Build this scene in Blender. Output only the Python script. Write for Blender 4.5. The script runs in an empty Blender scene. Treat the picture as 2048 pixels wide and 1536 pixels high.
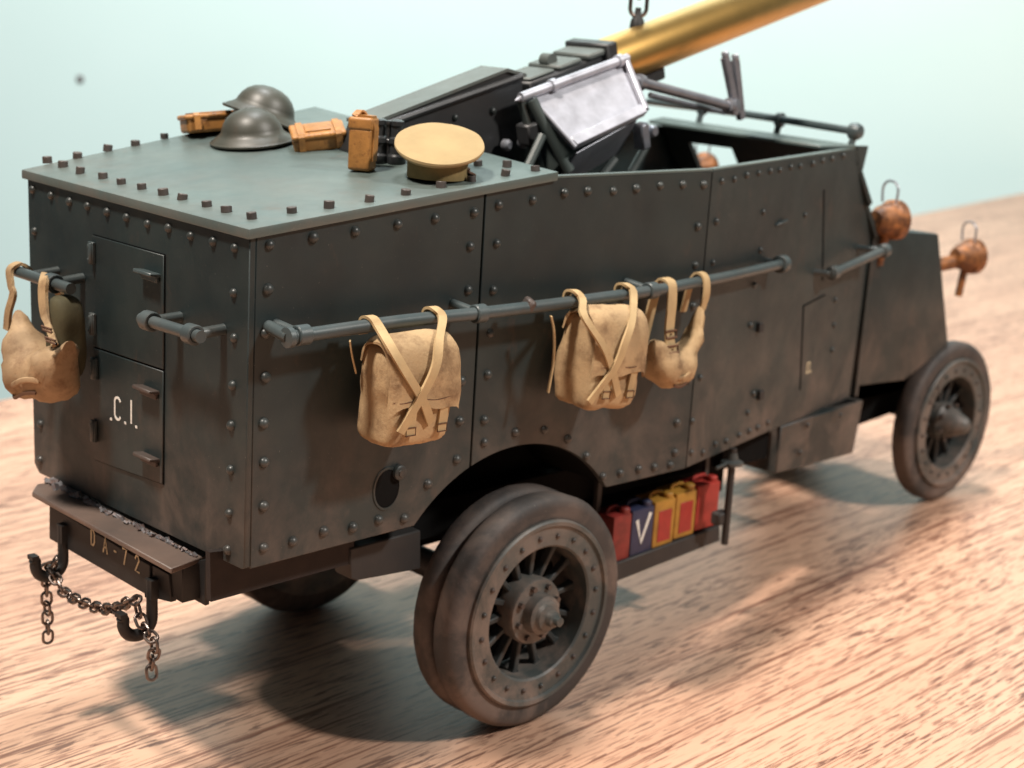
import bpy, bmesh, math, random
from mathutils import Vector, Matrix, Euler, noise
random.seed(7)
R = math.radians
sc = bpy.context.scene
# one unit is one centimetre: the lorry is a small scale model on a table
sc.unit_settings.system = 'METRIC'; sc.unit_settings.scale_length = 0.01
# ------------------------------------------------------------------ camera, world, lamps, exposure
CAM = (-10.109, -14.571, 10.132); EUL = (1.328, -0.059, -0.769); F = 3050.0
cam = bpy.data.cameras.new('camera'); co = bpy.data.objects.new('camera', cam); sc.collection.objects.link(co)
co.location = CAM; co.rotation_euler = EUL
cam.sensor_width = 36; cam.lens = 36 * F / 2048; cam.clip_start = 0.5; cam.clip_end = 2000
cam.dof.use_dof = True; cam.dof.focus_distance = 18.2; cam.dof.aperture_fstop = 0.42; cam.dof.aperture_blades = 0
sc.camera = co
w = bpy.data.worlds.new('World'); sc.world = w; w.use_nodes = True
w.node_tree.nodes['Background'].inputs[0].default_value = (0.80, 0.92, 1.0, 1); w.node_tree.nodes['Background'].inputs[1].default_value = 0.08
def lamp(name, loc, target, power, size, col, spread=180):
    l = bpy.data.lights.new(name, 'AREA'); l.shape = 'DISK'; l.size = size; l.energy = power; l.color = col; l.spread = R(spread)
    o = bpy.data.objects.new(name, l); sc.collection.objects.link(o); o.location = loc
    o.rotation_euler = (Vector(target) - Vector(loc)).to_track_quat('-Z', 'Y').to_euler()
lamp('ceiling_lamp', (-24, 2, 62), (8, 4, 2), 66000, 8, (1.0, 0.90, 0.80))
lamp('room_lamp', (26, -46, 54), (8, 4, 2), 42000, 6, (1.0, 0.95, 0.89))
lamp('wall_fill', (22, 22, 88), (58, 54, -4), 62000, 14, (0.95, 0.985, 1.0), 150)  # unseen fill light added to brighten the wall
sc.view_settings.view_transform = 'Standard'; sc.view_settings.look = 'None'; sc.view_settings.exposure = 0.0; sc.view_settings.gamma = 1.0
sc.cycles.max_bounces = 8

# ------------------------------------------------------------------ pixel -> point on a real plane of the model
MR = Euler(EUL, 'XYZ').to_matrix(); CV = Vector(CAM)
def ray(u, v): return MR @ Vector(((u - 1024) / F, -(v - 768) / F, -1))
def P(u, v, ax, val):
    d = ray(u, v); t = (val - CV[ax]) / d[ax]; return CV + d * t
def PN(u, v, p0, n):
    d = ray(u, v); n = Vector(n); t = (Vector(p0) - CV).dot(n) / d.dot(n); return CV + d * t
def lin(r, g, b):
    f = lambda c: (c / 255 / 12.92) if c / 255 < .04045 else ((c / 255 + .055) / 1.055) ** 2.4
    return (f(r), f(g), f(b), 1)

# ------------------------------------------------------------------ materials
def newmat(name):
    m = bpy.data.materials.new(name); m.use_nodes = True; nt = m.node_tree
    return m, nt, nt.nodes['Principled BSDF']
def nd(nt, t, **k):
    n = nt.nodes.new(t)
    for a, b in k.items():
        if a.startswith('i_'):
            key = a[2:]; key = int(key) if key.isdigit() else key.replace('_', ' ')
            n.inputs[key].default_value = b
        else: setattr(n, a, b)
    return n
def lk(nt, a, b): nt.links.new(a, b)
def ramp(nt, src, p0, p1, c0=(0, 0, 0, 1), c1=(1, 1, 1, 1)):
    r = nd(nt, 'ShaderNodeValToRGB'); e = r.color_ramp.elements
    e[0].position = p0; e[1].position = p1; e[0].color = c0; e[1].color = c1
    lk(nt, src, r.inputs[0]); return r.outputs[0]
def mix(nt, fac, a, b, mode='MIX'):
    m = nd(nt, 'ShaderNodeMix', data_type='RGBA', blend_type=mode)
    if isinstance(fac, (int, float)): m.inputs[0].default_value = fac
    else: lk(nt, fac, m.inputs[0])
    for k, x in ((6, a), (7, b)):
        if isinstance(x, tuple): m.inputs[k].default_value = x
        else: lk(nt, x, m.inputs[k])
    return m.outputs[2]
def mul(nt, a, b, op='MULTIPLY'):
    m = nd(nt, 'ShaderNodeMath', operation=op)
    for k, x in ((0, a), (1, b)):
        if isinstance(x, (int, float)): m.inputs[k].default_value = x
        else: lk(nt, x, m.inputs[k])
    return m.outputs[0]
def wpos(nt, scale=(1, 1, 1), rot=(0, 0, 0)):
    g = nd(nt, 'ShaderNodeTexCoord'); mp = nd(nt, 'ShaderNodeMapping')
    mp.inputs['Scale'].default_value = scale; mp.inputs['Rotation'].default_value = rot
    geo = nd(nt, 'ShaderNodeNewGeometry'); lk(nt, geo.outputs['Position'], mp.inputs[0]); return mp.outputs[0]
def noi(nt, vec, scale, detail=4, rough=.55, dist=0):
    n = nd(nt, 'ShaderNodeTexNoise'); n.inputs['Scale'].default_value = scale; n.inputs['Detail'].default_value = detail
    n.inputs['Roughness'].default_value = rough; n.inputs['Distortion'].default_value = dist
    lk(nt, vec, n.inputs['Vector']); return n.outputs[0]
def bump(nt, bs, h, strength, dist=.02):
    b = nd(nt, 'ShaderNodeBump'); b.inputs['Strength'].default_value = strength; b.inputs['Distance'].default_value = dist
    lk(nt, h, b.inputs['Height']); lk(nt, b.outputs[0], bs.inputs['Normal'])

def armour(name, c1, c2, dustc, dust=(3.0, 6.2), amt=.75, rough=.5, streak=.5, lo=.36, hi=.66):
    """weathered dark paint: mottled tone, vertical dirt streaks, road dust towards the bottom, pale specks"""
    m, nt, bs = newmat(name)
    v = wpos(nt)
    base = mix(nt, ramp(nt, noi(nt, v, .7, 5), .35, .68), c1, c2)
    vs = wpos(nt, (1.6, 1.6, .28)); st = ramp(nt, noi(nt, vs, 1.3, 4, .6), .50, .72)
    sx = nd(nt, 'ShaderNodeSeparateXYZ'); lk(nt, v, sx.inputs[0])
    mr = nd(nt, 'ShaderNodeMapRange'); lk(nt, sx.outputs[2], mr.inputs[0])
    mr.inputs[1].default_value = dust[1]; mr.inputs[2].default_value = dust[0]; mr.inputs[3].default_value = .05; mr.inputs[4].default_value = 1
    d = mul(nt, mr.outputs[0], ramp(nt, noi(nt, v, .9, 6, .65, .4), lo, hi))
    d = mul(nt, mul(nt, d, amt), mul(nt, mul(nt, st, streak), 1 - streak * .5, 'ADD'))
    c = mix(nt, d, base, dustc)
    rust = mul(nt, ramp(nt, noi(nt, wpos(nt, (1, 1, .5)), 1.9, 6, .7), .60, .74), .45)
    c = mix(nt, rust, c, (dustc[0] * .60, dustc[1] * .47, dustc[2] * .40, 1))
    sp = mul(nt, ramp(nt, noi(nt, v, 26, 2), .70, .76), .35)
    c = mix(nt, sp, c, lin(128, 126, 118))
    lk(nt, c, bs.inputs['Base Color'])
    rr = nd(nt, 'ShaderNodeMapRange'); lk(nt, noi(nt, v, 3, 4), rr.inputs[0]); rr.inputs[3].default_value = rough - .1; rr.inputs[4].default_value = rough + .16
    lk(nt, rr.outputs[0], bs.inputs['Roughness'])
    bump(nt, bs, noi(nt, v, 45, 3, .7), .12, .01)
    return m
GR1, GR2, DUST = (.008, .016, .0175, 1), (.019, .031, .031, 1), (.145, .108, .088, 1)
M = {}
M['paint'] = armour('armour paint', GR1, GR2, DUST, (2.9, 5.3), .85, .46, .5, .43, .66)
M['roof'] = armour('lit roof paint', (.066, .094, .090, 1), (.088, .118, .110, 1), (.17, .125, .10, 1), (7.3, 8.0), .5, .40)  # lighter than the sides: overhead light and wall reflection are in the colour
M['dark'] = armour('dark chassis paint', (.018, .018, .018, 1), (.032, .030, .028, 1), (.06, .042, .034, 1), (1.5, 3.4), .35, .6)
M['rivet'] = armour('rivet paint', (.026, .032, .031, 1), (.045, .052, .05, 1), (.13, .09, .07, 1), (3, 5), .5, .36)
M['bolt'] = armour('bolt rust paint', (.045, .04, .038, 1), (.075, .06, .052, 1), (.12, .07, .05, 1), (7, 8), .6, .5)
M['rail'] = armour('rail steel paint', (.036, .054, .058, 1), (.062, .084, .088, 1), (.13, .10, .08, 1), (5, 7), .5, .36)
M['tyre'] = armour('dusty rubber', (.026, .025, .025, 1), (.05, .045, .042, 1), (.22, .16, .13, 1), (-.5, 5.5), .75, .62, .2, .43, .60)
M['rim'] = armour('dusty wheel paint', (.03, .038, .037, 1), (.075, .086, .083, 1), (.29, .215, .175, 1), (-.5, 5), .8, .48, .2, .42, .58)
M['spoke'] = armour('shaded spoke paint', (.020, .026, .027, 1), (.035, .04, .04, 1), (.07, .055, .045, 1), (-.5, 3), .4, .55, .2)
M['gun'] = armour('gun grey paint', (.020, .021, .022, 1), (.034, .034, .035, 1), (.06, .05, .045, 1), (6, 8), .4, .42)
M['gunlit'] = armour('lit gun paint', (.085, .098, .09, 1), (.11, .122, .112, 1), (.12, .10, .09, 1), (6, 8), .3, .5)  # lighter copy of the gun grey, light on upward faces put into colour
M['boxgreen'] = armour('green steel', (.05, .065, .062, 1), (.075, .09, .086, 1), (.1, .08, .07, 1), (6, 8), .3, .35)
M['helmet'] = armour('helmet olive', (.034, .037, .029, 1), (.060, .060, .047, 1), (.12, .09, .065, 1), (6, 9), .5, .42)
M['binoc'] = armour('black lacquer', (.012, .013, .014, 1), (.03, .032, .034, 1), (.06, .06, .06, 1), (6, 9), .3, .3)
def simple(name, col, rough=.5, metal=0, var=.25, scale=3, bmp=.1, bscale=30, dark=None, dth=(.55, .75)):
    m, nt, bs = newmat(name); v = wpos(nt)
    a = tuple(c * (1 - var) for c in col[:3]) + (1,); b = tuple(min(1, c * (1 + var)) for c in col[:3]) + (1,)
    c = mix(nt, ramp(nt, noi(nt, v, scale, 5), .3, .7), a, b)
    if dark: c = mix(nt, mul(nt, ramp(nt, noi(nt, v, scale * 1.7, 6, .7), *dth), .75), c, dark)
    lk(nt, c, bs.inputs['Base Color']); bs.inputs['Roughness'].default_value = rough; bs.inputs['Metallic'].default_value = metal
    if bmp: bump(nt, bs, noi(nt, v, bscale, 4, .65), bmp, .015)
    return m
M['canvas'] = simple('tan canvas', (.37, .25, .13), .85, 0, .18, 1.6, .55, 28, (.13, .068, .03, 1), (.48, .68))
M['strap'] = simple('pale webbing', (.42, .295, .15), .85, 0, .14, 3, .3, 40, (.24, .13, .06, 1), (.60, .76))
M['oldbag'] = simple('brown canvas', (.33, .22, .12), .8, 0, .25, 2.4, .4, 16, (.15, .075, .035, 1), (.50, .70))
M['bagside'] = simple('olive canvas', (.06, .052, .024), .85, 0, .3, 2.5, .3, 20)
M['bagdark'] = simple('dark brown leather trim', (.10, .045, .022), .6, 0, .3, 4, .2, 30)
M['leather'] = simple('orange leather', (.36, .16, .040), .45, 0, .25, 5, .3, 25, (.10, .03, .012, 1), (.54, .68))
M['cap'] = simple('khaki cap cloth', (.34, .245, .12), .9, 0, .10, 2.5, .25, 55, (.33, .22, .11, 1), (.62, .8))
M['capband'] = simple('khaki cap band', (.22, .155, .06), .9, 0, .2, 4, .3, 50)
M['brass'] = simple('brushed brass', (.72, .44, .14), .36, 1, .10, 1.5, .05, 20)
M['silver'] = simple('bare white metal', (.42, .43, .48), .40, .40, .22, 3, .1, 30, (.16, .15, .16, 1), (.66, .74))
M['steel'] = simple('dull silver paint', (.25, .26, .29), .38, .55, .18, 4, .1, 30, (.12, .11, .11, 1), (.6, .75))
M['copper'] = simple('copper lamp paint', (.27, .105, .032), .5, .2, .45, 4, .4, 14, (.05, .02, .012, 1), (.45, .6))
M['chain'] = simple('blackened chain steel', (.16, .13, .115), .32, .9, .3, 8, .1, 40)
M['hook'] = simple('shaded black iron', (.010, .010, .010), .6, 0, .3, 5, .15, 30)  # blackened further so the rear beam carries the step's shade
M['sill'] = simple('shaded brown sill', (.016, .010, .008), .8, 0, .3, 4, .2, 20)  # sill brown darkened to hold the shade below the body
M['white'] = simple('white stencil paint', (.72, .71, .66), .7, 0, .15, 12, 0)
M['cream'] = simple('cream stencil paint', (.62, .54, .36), .7, 0, .2, 12, 0)
M['red'] = simple('red can paint', (.33, .028, .02), .55, 0, .15, 6, .1, 30)  # can colours lowered to include the shade under the body
M['dred'] = simple('dark red can paint', (.19, .02, .016), .5, 0, .3, 6, .1, 30)
M['blue'] = simple('blue can paint', (.025, .03, .07), .5, 0, .2, 6, .1, 30)
M['yellow'] = simple('yellow can paint', (.36, .18, .025), .55, 0, .2, 6, .1, 30)
M['black'] = simple('dark void', (.006, .006, .006), .9, 0, .1, 5, 0); M['black'].node_tree.nodes['Principled BSDF'].inputs['Specular IOR Level'].default_value = .1  # for joints, and for shade of arches, underside and openings put into colour
M['weld'] = simple('scuffed bare metal', (.17, .17, .18), .6, .2, .35, 8, .5, 25, (.16, .09, .07, 1), (.45, .6))

def wood():
    m, nt, bs = newmat('oak veneer')
    a = R(-2)
    v1 = wpos(nt, (.045, .55, 1), (0, 0, a))
    base = mix(nt, ramp(nt, noi(nt, v1, 1.2, 6, .6, .8), .30, .70), lin(199, 156, 130), lin(219, 179, 151))
    v0 = wpos(nt, (.012, .11, 1), (0, 0, a))
    base = mix(nt, mul(nt, ramp(nt, noi(nt, v0, 1.6, 3, .5, .6), .42, .66), .3), base, lin(172, 128, 106))
    # broad darker growth lines
    v2 = wpos(nt, (.03, 1.5, 1), (0, 0, a)); l = ramp(nt, noi(nt, v2, 1.6, 4, .55, .9), .57, .66)
    base = mix(nt, mul(nt, l, .22), base, lin(124, 82, 62))
    # short open pores running with the grain
    v3 = wpos(nt, (.80, 11, 1), (0, 0, a)); p = ramp(nt, noi(nt, v3, 1.7, 1.5, .5, .12), .600, .612)
    v4 = wpos(nt, (.10, .6, 1), (0, 0, a)); zone = ramp(nt, noi(nt, v4, 1.0, 2), .33, .60)
    p1 = mul(nt, p, mul(nt, mul(nt, zone, .45), .55, 'ADD'))
    v5 = wpos(nt, (1.3, 15, 1), (0, 0, a)); q = mul(nt, ramp(nt, noi(nt, v5, 1.7, 1, .5, .1), .59, .605), .7)
    v6 = wpos(nt, (.06, 7.5, 1), (0, 0, a)); f = ramp(nt, noi(nt, v6, 1.9, 2, .5, .25), .600, .612)
    c = mix(nt, mul(nt, p1, .85), base, lin(78, 42, 34))
    c = mix(nt, mul(nt, q, zone), c, lin(112, 70, 55))
    c = mix(nt, mul(nt, f, .8), c, lin(118, 74, 56))
    lk(nt, c, bs.inputs['Base Color']); bs.inputs['Roughness'].default_value = .40; bs.inputs['Specular IOR Level'].default_value = .26
    h = mul(nt, mul(nt, p1, -1), noi(nt, wpos(nt, (.5, 6, 1)), 3, 3), 'ADD')
    bump(nt, bs, h, .22, .02)
    return m
M['wood'] = wood()
def plaster():
    m, nt, bs = newmat('pale wall paint'); v = wpos(nt)
    c = mix(nt, ramp(nt, noi(nt, v, .05, 3), .3, .7), (.68, .88, .86, 1), (.73, .92, .905, 1))
    lk(nt, c, bs.inputs['Base Color']); bs.inputs['Roughness'].default_value = .8
    return m
M['wall'] = plaster()

# ------------------------------------------------------------------ mesh helpers
WL = {}
class B:
    def __init__(s): s.bm = bmesh.new()
    def poly(s, pts, faces):
        vs = [s.bm.verts.new(p) for p in pts]
        for f in faces:
            try: s.bm.faces.new([vs[i] for i in f])
            except ValueError: pass
        return vs
    def hexa(s, a, b):
        """a, b: matching loops of points, joined into a closed solid"""
        n = len(a)
        s.poly(list(a) + list(b), [tuple(range(n))[::-1], tuple(range(n, 2 * n))] + [(i, (i + 1) % n, n + (i + 1) % n, n + i) for i in range(n)])
        return s
    def prism(s, pts, ext):
        e = Vector(ext); return s.hexa([Vector(p) for p in pts], [Vector(p) + e for p in pts])
    def box(s, c, d, rot=None):
        c = Vector(c); q = rot.to_matrix() if isinstance(rot, Euler) else (rot or Matrix.Identity(3))
        f = lambda x, y, z: c + q @ Vector((x * d[0] / 2, y * d[1] / 2, z * d[2] / 2))
        return s.hexa([f(-1, -1, -1), f(1, -1, -1), f(1, 1, -1), f(-1, 1, -1)], [f(-1, -1, 1), f(1, -1, 1), f(1, 1, 1), f(-1, 1, 1)])
    def rings(s, rs, cap=True, closed=False):
        n = len(rs[0]); vs = [[s.bm.verts.new(p) for p in r] for r in rs]
        m = len(rs)
        for i in range(m if closed else m - 1):
            for k in range(n):
                try: s.bm.faces.new((vs[i][k], vs[i][(k + 1) % n], vs[(i + 1) % m][(k + 1) % n], vs[(i + 1) % m][k]))
                except ValueError: pass
        if cap and not closed:
            s.bm.faces.new(vs[0][::-1]); s.bm.faces.new(vs[-1])
        return s
    def tube(s, path, r, n=12, closed=False, flat=1):
        path = [Vector(p) for p in path]; m = len(path); rs = []; up = None
        for i, p in enumerate(path):
            a = path[(i - 1) % m] if (closed or i > 0) else p; b = path[(i + 1) % m] if (closed or i < m - 1) else p
            t = (b - a).normalized()
            if up is None:
                up = Vector((0, 0, 1)) if abs(t.z) < .9 else Vector((1, 0, 0))
            x = (up - t * up.dot(t)).normalized(); y = t.cross(x); up = x
            rr = r[i] if isinstance(r, (list, tuple)) else r
            rs.append([p + x * math.cos(2 * math.pi * k / n) * rr + y * math.sin(2 * math.pi * k / n) * rr * flat for k in range(n)])
        return s.rings(rs, True, closed)
    def lathe(s, prof, o, ax, n=48, closed=False):
        o = Vector(o); ax = Vector(ax).normalized(); x = ax.orthogonal().normalized(); y = ax.cross(x)
        rs = [[o + ax * h + (x * math.cos(2 * math.pi * k / n) + y * math.sin(2 * math.pi * k / n)) * max(r, 1e-4) for k in range(n)] for r, h in prof]
        return s.rings(rs, not closed, closed)
    def ribbon(s, path, wide, th):
        """flat strap along path; wide: width vector, or one per point"""
        path = [Vector(p) for p in path]; rs = []
        for i, p in enumerate(path):
            t = (path[min(i + 1, len(path) - 1)] - path[max(i - 1, 0)]).normalized()
            wv = Vector(wide[i] if isinstance(wide, list) else wide); wv = wv - t * wv.dot(t)
            nn = t.cross(wv).normalized() * th / 2; wv = wv / 2
            rs.append([p - wv - nn, p + wv - nn, p + wv + nn, p - wv + nn])
        return s.rings(rs)
    def strokes(s, lines, o, ux, uz, wd, th, nrm):
        """lettering: polylines in letter coordinates laid on a face"""
        o, ux, uz, nrm = Vector(o), Vector(ux), Vector(uz), Vector(nrm).normalized()
        for ln in lines:
            pts = [o + ux * a + uz * b + nrm * th for a, b in ln]
            rs = []
            for i, p in enumerate(pts):
                t = (pts[min(i + 1, len(pts) - 1)] - pts[max(i - 1, 0)]).normalized(); wv = t.cross(nrm).normalized() * wd / 2; nn = nrm * th * .8
                ex = t * wd * .3 * (-1 if i == 0 else (1 if i == len(pts) - 1 else 0))
                rs.append([p - wv - nn + ex, p + wv - nn + ex, p + wv + ex, p - wv + ex])
            s.rings(rs)
        return s
    def done(s, name, mat, parent=None, bevel=0, seg=2, ang=35, sub=0, jit=0, jsc=2.0, loc=None):
        bm = s.bm
        bmesh.ops.remove_doubles(bm, verts=bm.verts, dist=1e-5)
        bmesh.ops.recalc_face_normals(bm, faces=bm.faces)
        if bevel:
            ed = [e for e in bm.edges if len(e.link_faces) == 2 and e.calc_face_angle(0) > R(ang)]
            bmesh.ops.bevel(bm, geom=ed, offset=bevel, segments=seg, profile=.6, affect='EDGES', clamp_overlap=True)
        if sub: bmesh.ops.subdivide_edges(bm, edges=bm.edges, cuts=sub, use_grid_fill=True)
        if jit:
            bm.normal_update()
            for v in bm.verts: v.co += v.normal * jit * noise.fractal(v.co * jsc, 1.0, 2.0, 3)
        for f in bm.faces: f.smooth = True
        for e in bm.edges: e.smooth = not (len(e.link_faces) == 2 and e.calc_face_angle(0) > R(38))
        if loc is None:
            lo = Vector((1e9,) * 3); hi = -lo
            for v in bm.verts:
                for i in range(3): lo[i] = min(lo[i], v.co[i]); hi[i] = max(hi[i], v.co[i])
            loc = (lo + hi) / 2
        loc = Vector(loc); bmesh.ops.translate(bm, verts=bm.verts, vec=-loc)
        me = bpy.data.meshes.new(name); bm.to_mesh(me); bm.free()
        me.materials.append(M[mat]); return link(name, me, loc, parent)
def link(name, data, loc, parent=None, rot=None):
    o = bpy.data.objects.new(name, data); sc.collection.objects.link(o); loc = Vector(loc)
    WL[o.name] = loc
    if parent is not None:
        o.parent = parent; o.location = loc - WL[parent.name]
    else: o.location = loc
    if rot is not None: o.rotation_mode = 'QUATERNION'; o.rotation_quaternion = rot
    return o
def thing(name, loc, label, cat, group=None):
    o = link(name, None, loc); o['label'] = label; o['category'] = cat
    if group: o['group'] = group
    return o
def tag(o, label, cat, group=None):
    o['label'] = label; o['category'] = cat
    if group: o['group'] = group
    return o
def empty(name, loc, parent): return link(name, None, loc, parent)
Y = Vector((0, 1, 0)); X = Vector((1, 0, 0)); Z = Vector((0, 0, 1))
def arc(c, r, a0, a1, n, ux, uz):
    return [Vector(c) + Vector(ux) * r * math.cos(R(a0 + (a1 - a0) * i / n)) + Vector(uz) * r * math.sin(R(a0 + (a1 - a0) * i / n)) for i in range(n + 1)]
def spl(pts, n=6):
    """smooth curve through points (Catmull-Rom)"""
    p = [Vector(q) for q in pts]; p = [p[0] * 2 - p[1]] + p + [p[-1] * 2 - p[-2]]; out = []
    for i in range(1, len(p) - 2):
        for k in range(n):
            t = k / n; a, b, c, d = p[i - 1], p[i], p[i + 1], p[i + 2]
            out.append(.5 * ((2 * b) + (c - a) * t + (2 * a - 5 * b + 4 * c - d) * t * t + (3 * b - a - 3 * c + d) * t ** 3))
    return out + [p[-2]]

# ------------------------------------------------------------------ setting: table top and wall
GS, GO = .028, -.1 - .028 * 4.8
def gz(x): return GO + GS * x
def gp(x, y, dz=0): return Vector((x, y, gz(x) + dz))
b = B(); b.prism([gp(-90, -90), gp(81, -90), gp(81, 27.7), gp(-90, 10.6)], (0, 0, -3))
o = b.done('tabletop', 'wood', bevel=.25); o['kind'] = 'structure'
b = B(); b.prism([(-110, 220, -90), (230, -120, -90), (230, -120, 170), (-110, 220, 170)], (4, 4, 0))
o = b.done('wall', 'wall'); o['kind'] = 'structure'
for uv, rr in (((160, 158), .24),):
    q = PN(uv[0], uv[1], (54.95, 54.95, 0), (1, 1, 0)); bb = B(); bb.lathe([(rr, 0), (rr * .7, .03), (0, .04)], q, (-1, -1, 0), 16)
    o = bb.done('wall_mark', 'weld'); tag(o, 'small grey spot high on the pale wall behind the lorry', 'wall mark')

# ------------------------------------------------------------------ the lorry
L = thing('armoured_lorry', gp(7, 2.7), 'dark grey-green riveted armoured lorry model with solid tyres', 'lorry')
def rl(x): return 7.385 + .094 * x          # underside of the roof lip along the right side
YC = .2                                    # inward slope of the cab side plate
def yc(x): return YC * (x - 8.45)
AC, AR = (4.58, 1.62), 2.50                # wheel arch
def archpts(x0, x1, n):
    out = []
    for i in range(n + 1):
        x = x0 + (x1 - x0) * i / n; out.append((x, AC[1] + math.sqrt(AR * AR - (x - AC[0]) ** 2)))
    return out
def side(pts, yy, ext): return [Vector((x, yy, z)) for x, z in pts]
plates = []
T = .11
xa0 = 2.67; xa1 = AC[0] + math.sqrt(AR ** 2 - (3.15 - AC[1]) ** 2)
xa0 = AC[0] - math.sqrt(AR ** 2 - (3.30 - AC[1]) ** 2)
pa = [(.09, 3.27), (xa0, 3.30)] + archpts(xa0 + .02, 3.69, 10) + [(3.69, rl(3.69)), (.09, rl(.09))]
pb = [(3.72, rl(3.72)), ] + archpts(3.72, xa1 - .005, 26) + [(xa1, 3.15), (8.435, 3.13), (8.435, 7.875), (5.02, 7.88), (4.6, rl(4.6))]
A = B().prism(side(pa, 0, T), (0, T, 0)).done('side_plate', 'paint', L, .012, 1)
Bp = B().prism(side(pb, 0, T), (0, T, 0)).done('side_plate', 'paint', L, .012, 1)
pc = [(8.462, 3.13), (11.9, 3.13), (15.05, 3.05), (15.25, 6.30), (13.93, 7.97), (8.462, 7.875)]
C_ = B().prism([Vector((x, yc(x), z)) for x, z in pc], (0, T, 0)).done('side_plate', 'paint', L, .012, 1)
b = B(); n_ = lambda x, z: [Vector((x, yc(x) if x > 8.45 else 0, z)) + d for d in (Vector((0, -.004, 0)), Vector((0, .125, 0)), Vector((0, .125, .03)), Vector((0, -.004, .03)))]
b.rings([n_(5.05, 7.882), n_(8.44, 7.877)]); b.done('edge_highlight', 'roof', L)  # pale strip: the highlight along the plate tops is put into its colour
b = B(); b.rings([n_(8.47, 7.877), n_(13.9, 7.972)]); b.done('edge_highlight', 'roof', L)
# backing straps behind the two joints
for x in (3.705, 8.45):
    B().box((x, .15, 5.95), (.5, .06, 3.3)).done('joint_strap', 'dark', L)
# far side
pf = [(.09, 3.27), (2.67, 3.30)] + archpts(2.70, 6.45, 20) + [(6.49, 3.15), (8.45, 3.13), (8.45, 7.9), (5.02, 8.1), (.09, 7.44)]
B().prism(side(pf, 5.4, T), (0, -T, 0)).done('side_plate', 'paint', L, .012, 1)
def yl(x): return 5.4 + .07 * (x - 8.45)
B().prism([Vector((x, yl(x), z)) for x, z in [(8.46, 3.13), (15.05, 3.05), (15.25, 6.3), (13.93, 7.97), (8.46, 7.9)]], (0, -T, 0)).done('side_plate', 'paint', L, .012, 1)
# rear plate
RP = B().prism([(0, .0, 3.30), (0, .06, 3.27), (0, 5.2, 3.14), (0, 5.34, 3.26), (0, 5.4, 7.42), (0, 0, 7.37)], (.09, 0, 0)).done('rear_plate', 'paint', L, .012, 1)
# floor pan, recessed
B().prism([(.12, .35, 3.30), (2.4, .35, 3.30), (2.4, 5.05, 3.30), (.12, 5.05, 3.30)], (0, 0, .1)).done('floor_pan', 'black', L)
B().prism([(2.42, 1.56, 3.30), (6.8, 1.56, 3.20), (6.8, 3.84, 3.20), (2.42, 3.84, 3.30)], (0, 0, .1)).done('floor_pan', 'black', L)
B().prism([(6.82, .35, 3.20), (8.4, .35, 3.18), (13.5, 1.4, 3.16), (13.5, 5.2, 3.16), (8.4, 5.05, 3.18), (6.82, 5.05, 3.2)], (0, 0, .1)).done('floor_pan', 'dark', L)
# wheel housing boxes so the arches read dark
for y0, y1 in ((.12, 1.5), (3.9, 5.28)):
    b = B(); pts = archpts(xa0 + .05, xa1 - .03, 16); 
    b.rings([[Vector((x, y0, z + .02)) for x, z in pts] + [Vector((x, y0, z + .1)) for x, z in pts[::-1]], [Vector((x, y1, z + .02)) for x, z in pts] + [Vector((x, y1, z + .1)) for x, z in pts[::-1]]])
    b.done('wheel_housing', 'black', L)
B().box((4.6, 1.52, 3.2), (4.6, .04, 1.9)).done('arch_shade_wall', 'black', L)  # black wall added to hold the shade inside the arch
# roof plate: slightly uneven sheet
def roof(x, y, dz=0):
    t = min(max(y / 5.4, 0), 1.05); z0 = 7.48 + .1 * x; z1 = 7.53 + .17 * x
    return Vector((x, y, z0 * (1 - t) + z1 * t + dz))
b = B(); rs = []
xs = [-.06, .5, 1.3, 2.2, 3.1, 4.0, 4.6, 5.0]
for dz in (0,):
    pass
top = [[roof(x, y) for y in (-.06, .9, 1.8, 2.7, 3.6, 4.5, 5.46)] for x in xs]
n = 7
vt = [[b.bm.verts.new(p) for p in r] for r in top]; vb = [[b.bm.verts.new(p + Vector((0, 0, -.125))) for p in r] for r in top]
for i in range(len(xs) - 1):
    for k in range(n - 1):
        b.bm.faces.new((vt[i][k], vt[i + 1][k], vt[i + 1][k + 1], vt[i][k + 1])); b.bm.faces.new((vb[i][k], vb[i][k + 1], vb[i + 1][k + 1], vb[i + 1][k]))
for i in range(len(xs) - 1):
    b.bm.faces.new((vt[i][0], vb[i][0], vb[i + 1][0], vt[i + 1][0])); b.bm.faces.new((vt[i][-1], vt[i + 1][-1], vb[i + 1][-1], vb[i][-1]))
for k in range(n - 1):
    b.bm.faces.new((vt[0][k], vt[0][k + 1], vb[0][k + 1], vb[0][k])); b.bm.faces.new((vt[-1][k], vb[-1][k], vb[-1][k + 1], vt[-1][k + 1]))
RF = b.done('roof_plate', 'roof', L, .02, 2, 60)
def rp(u, v):
    """pixel -> point on the roof surface"""
    p = PN(u, v, (0, 0, 7.5), (-.13, 0, 1))
    for _ in range(12):
        d = ray(u, v); z = roof(p.x, p.y).z; t = (z - CV.z) / d.z if abs(d.z) > 1e-6 else 0
        q = CV + d * t; p = p * .5 + q * .5
    p.z = roof(p.x, p.y).z
    return p
def roofpx(u, v):
    """robust: march the sight line to the roof"""
    d = ray(u, v); t = 12.0
    while t < 45:
        q = CV + d * t
        if q.z <= roof(q.x, q.y).z: break
        t += .01
    return Vector((q.x, q.y, roof(q.x, q.y).z))
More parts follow.
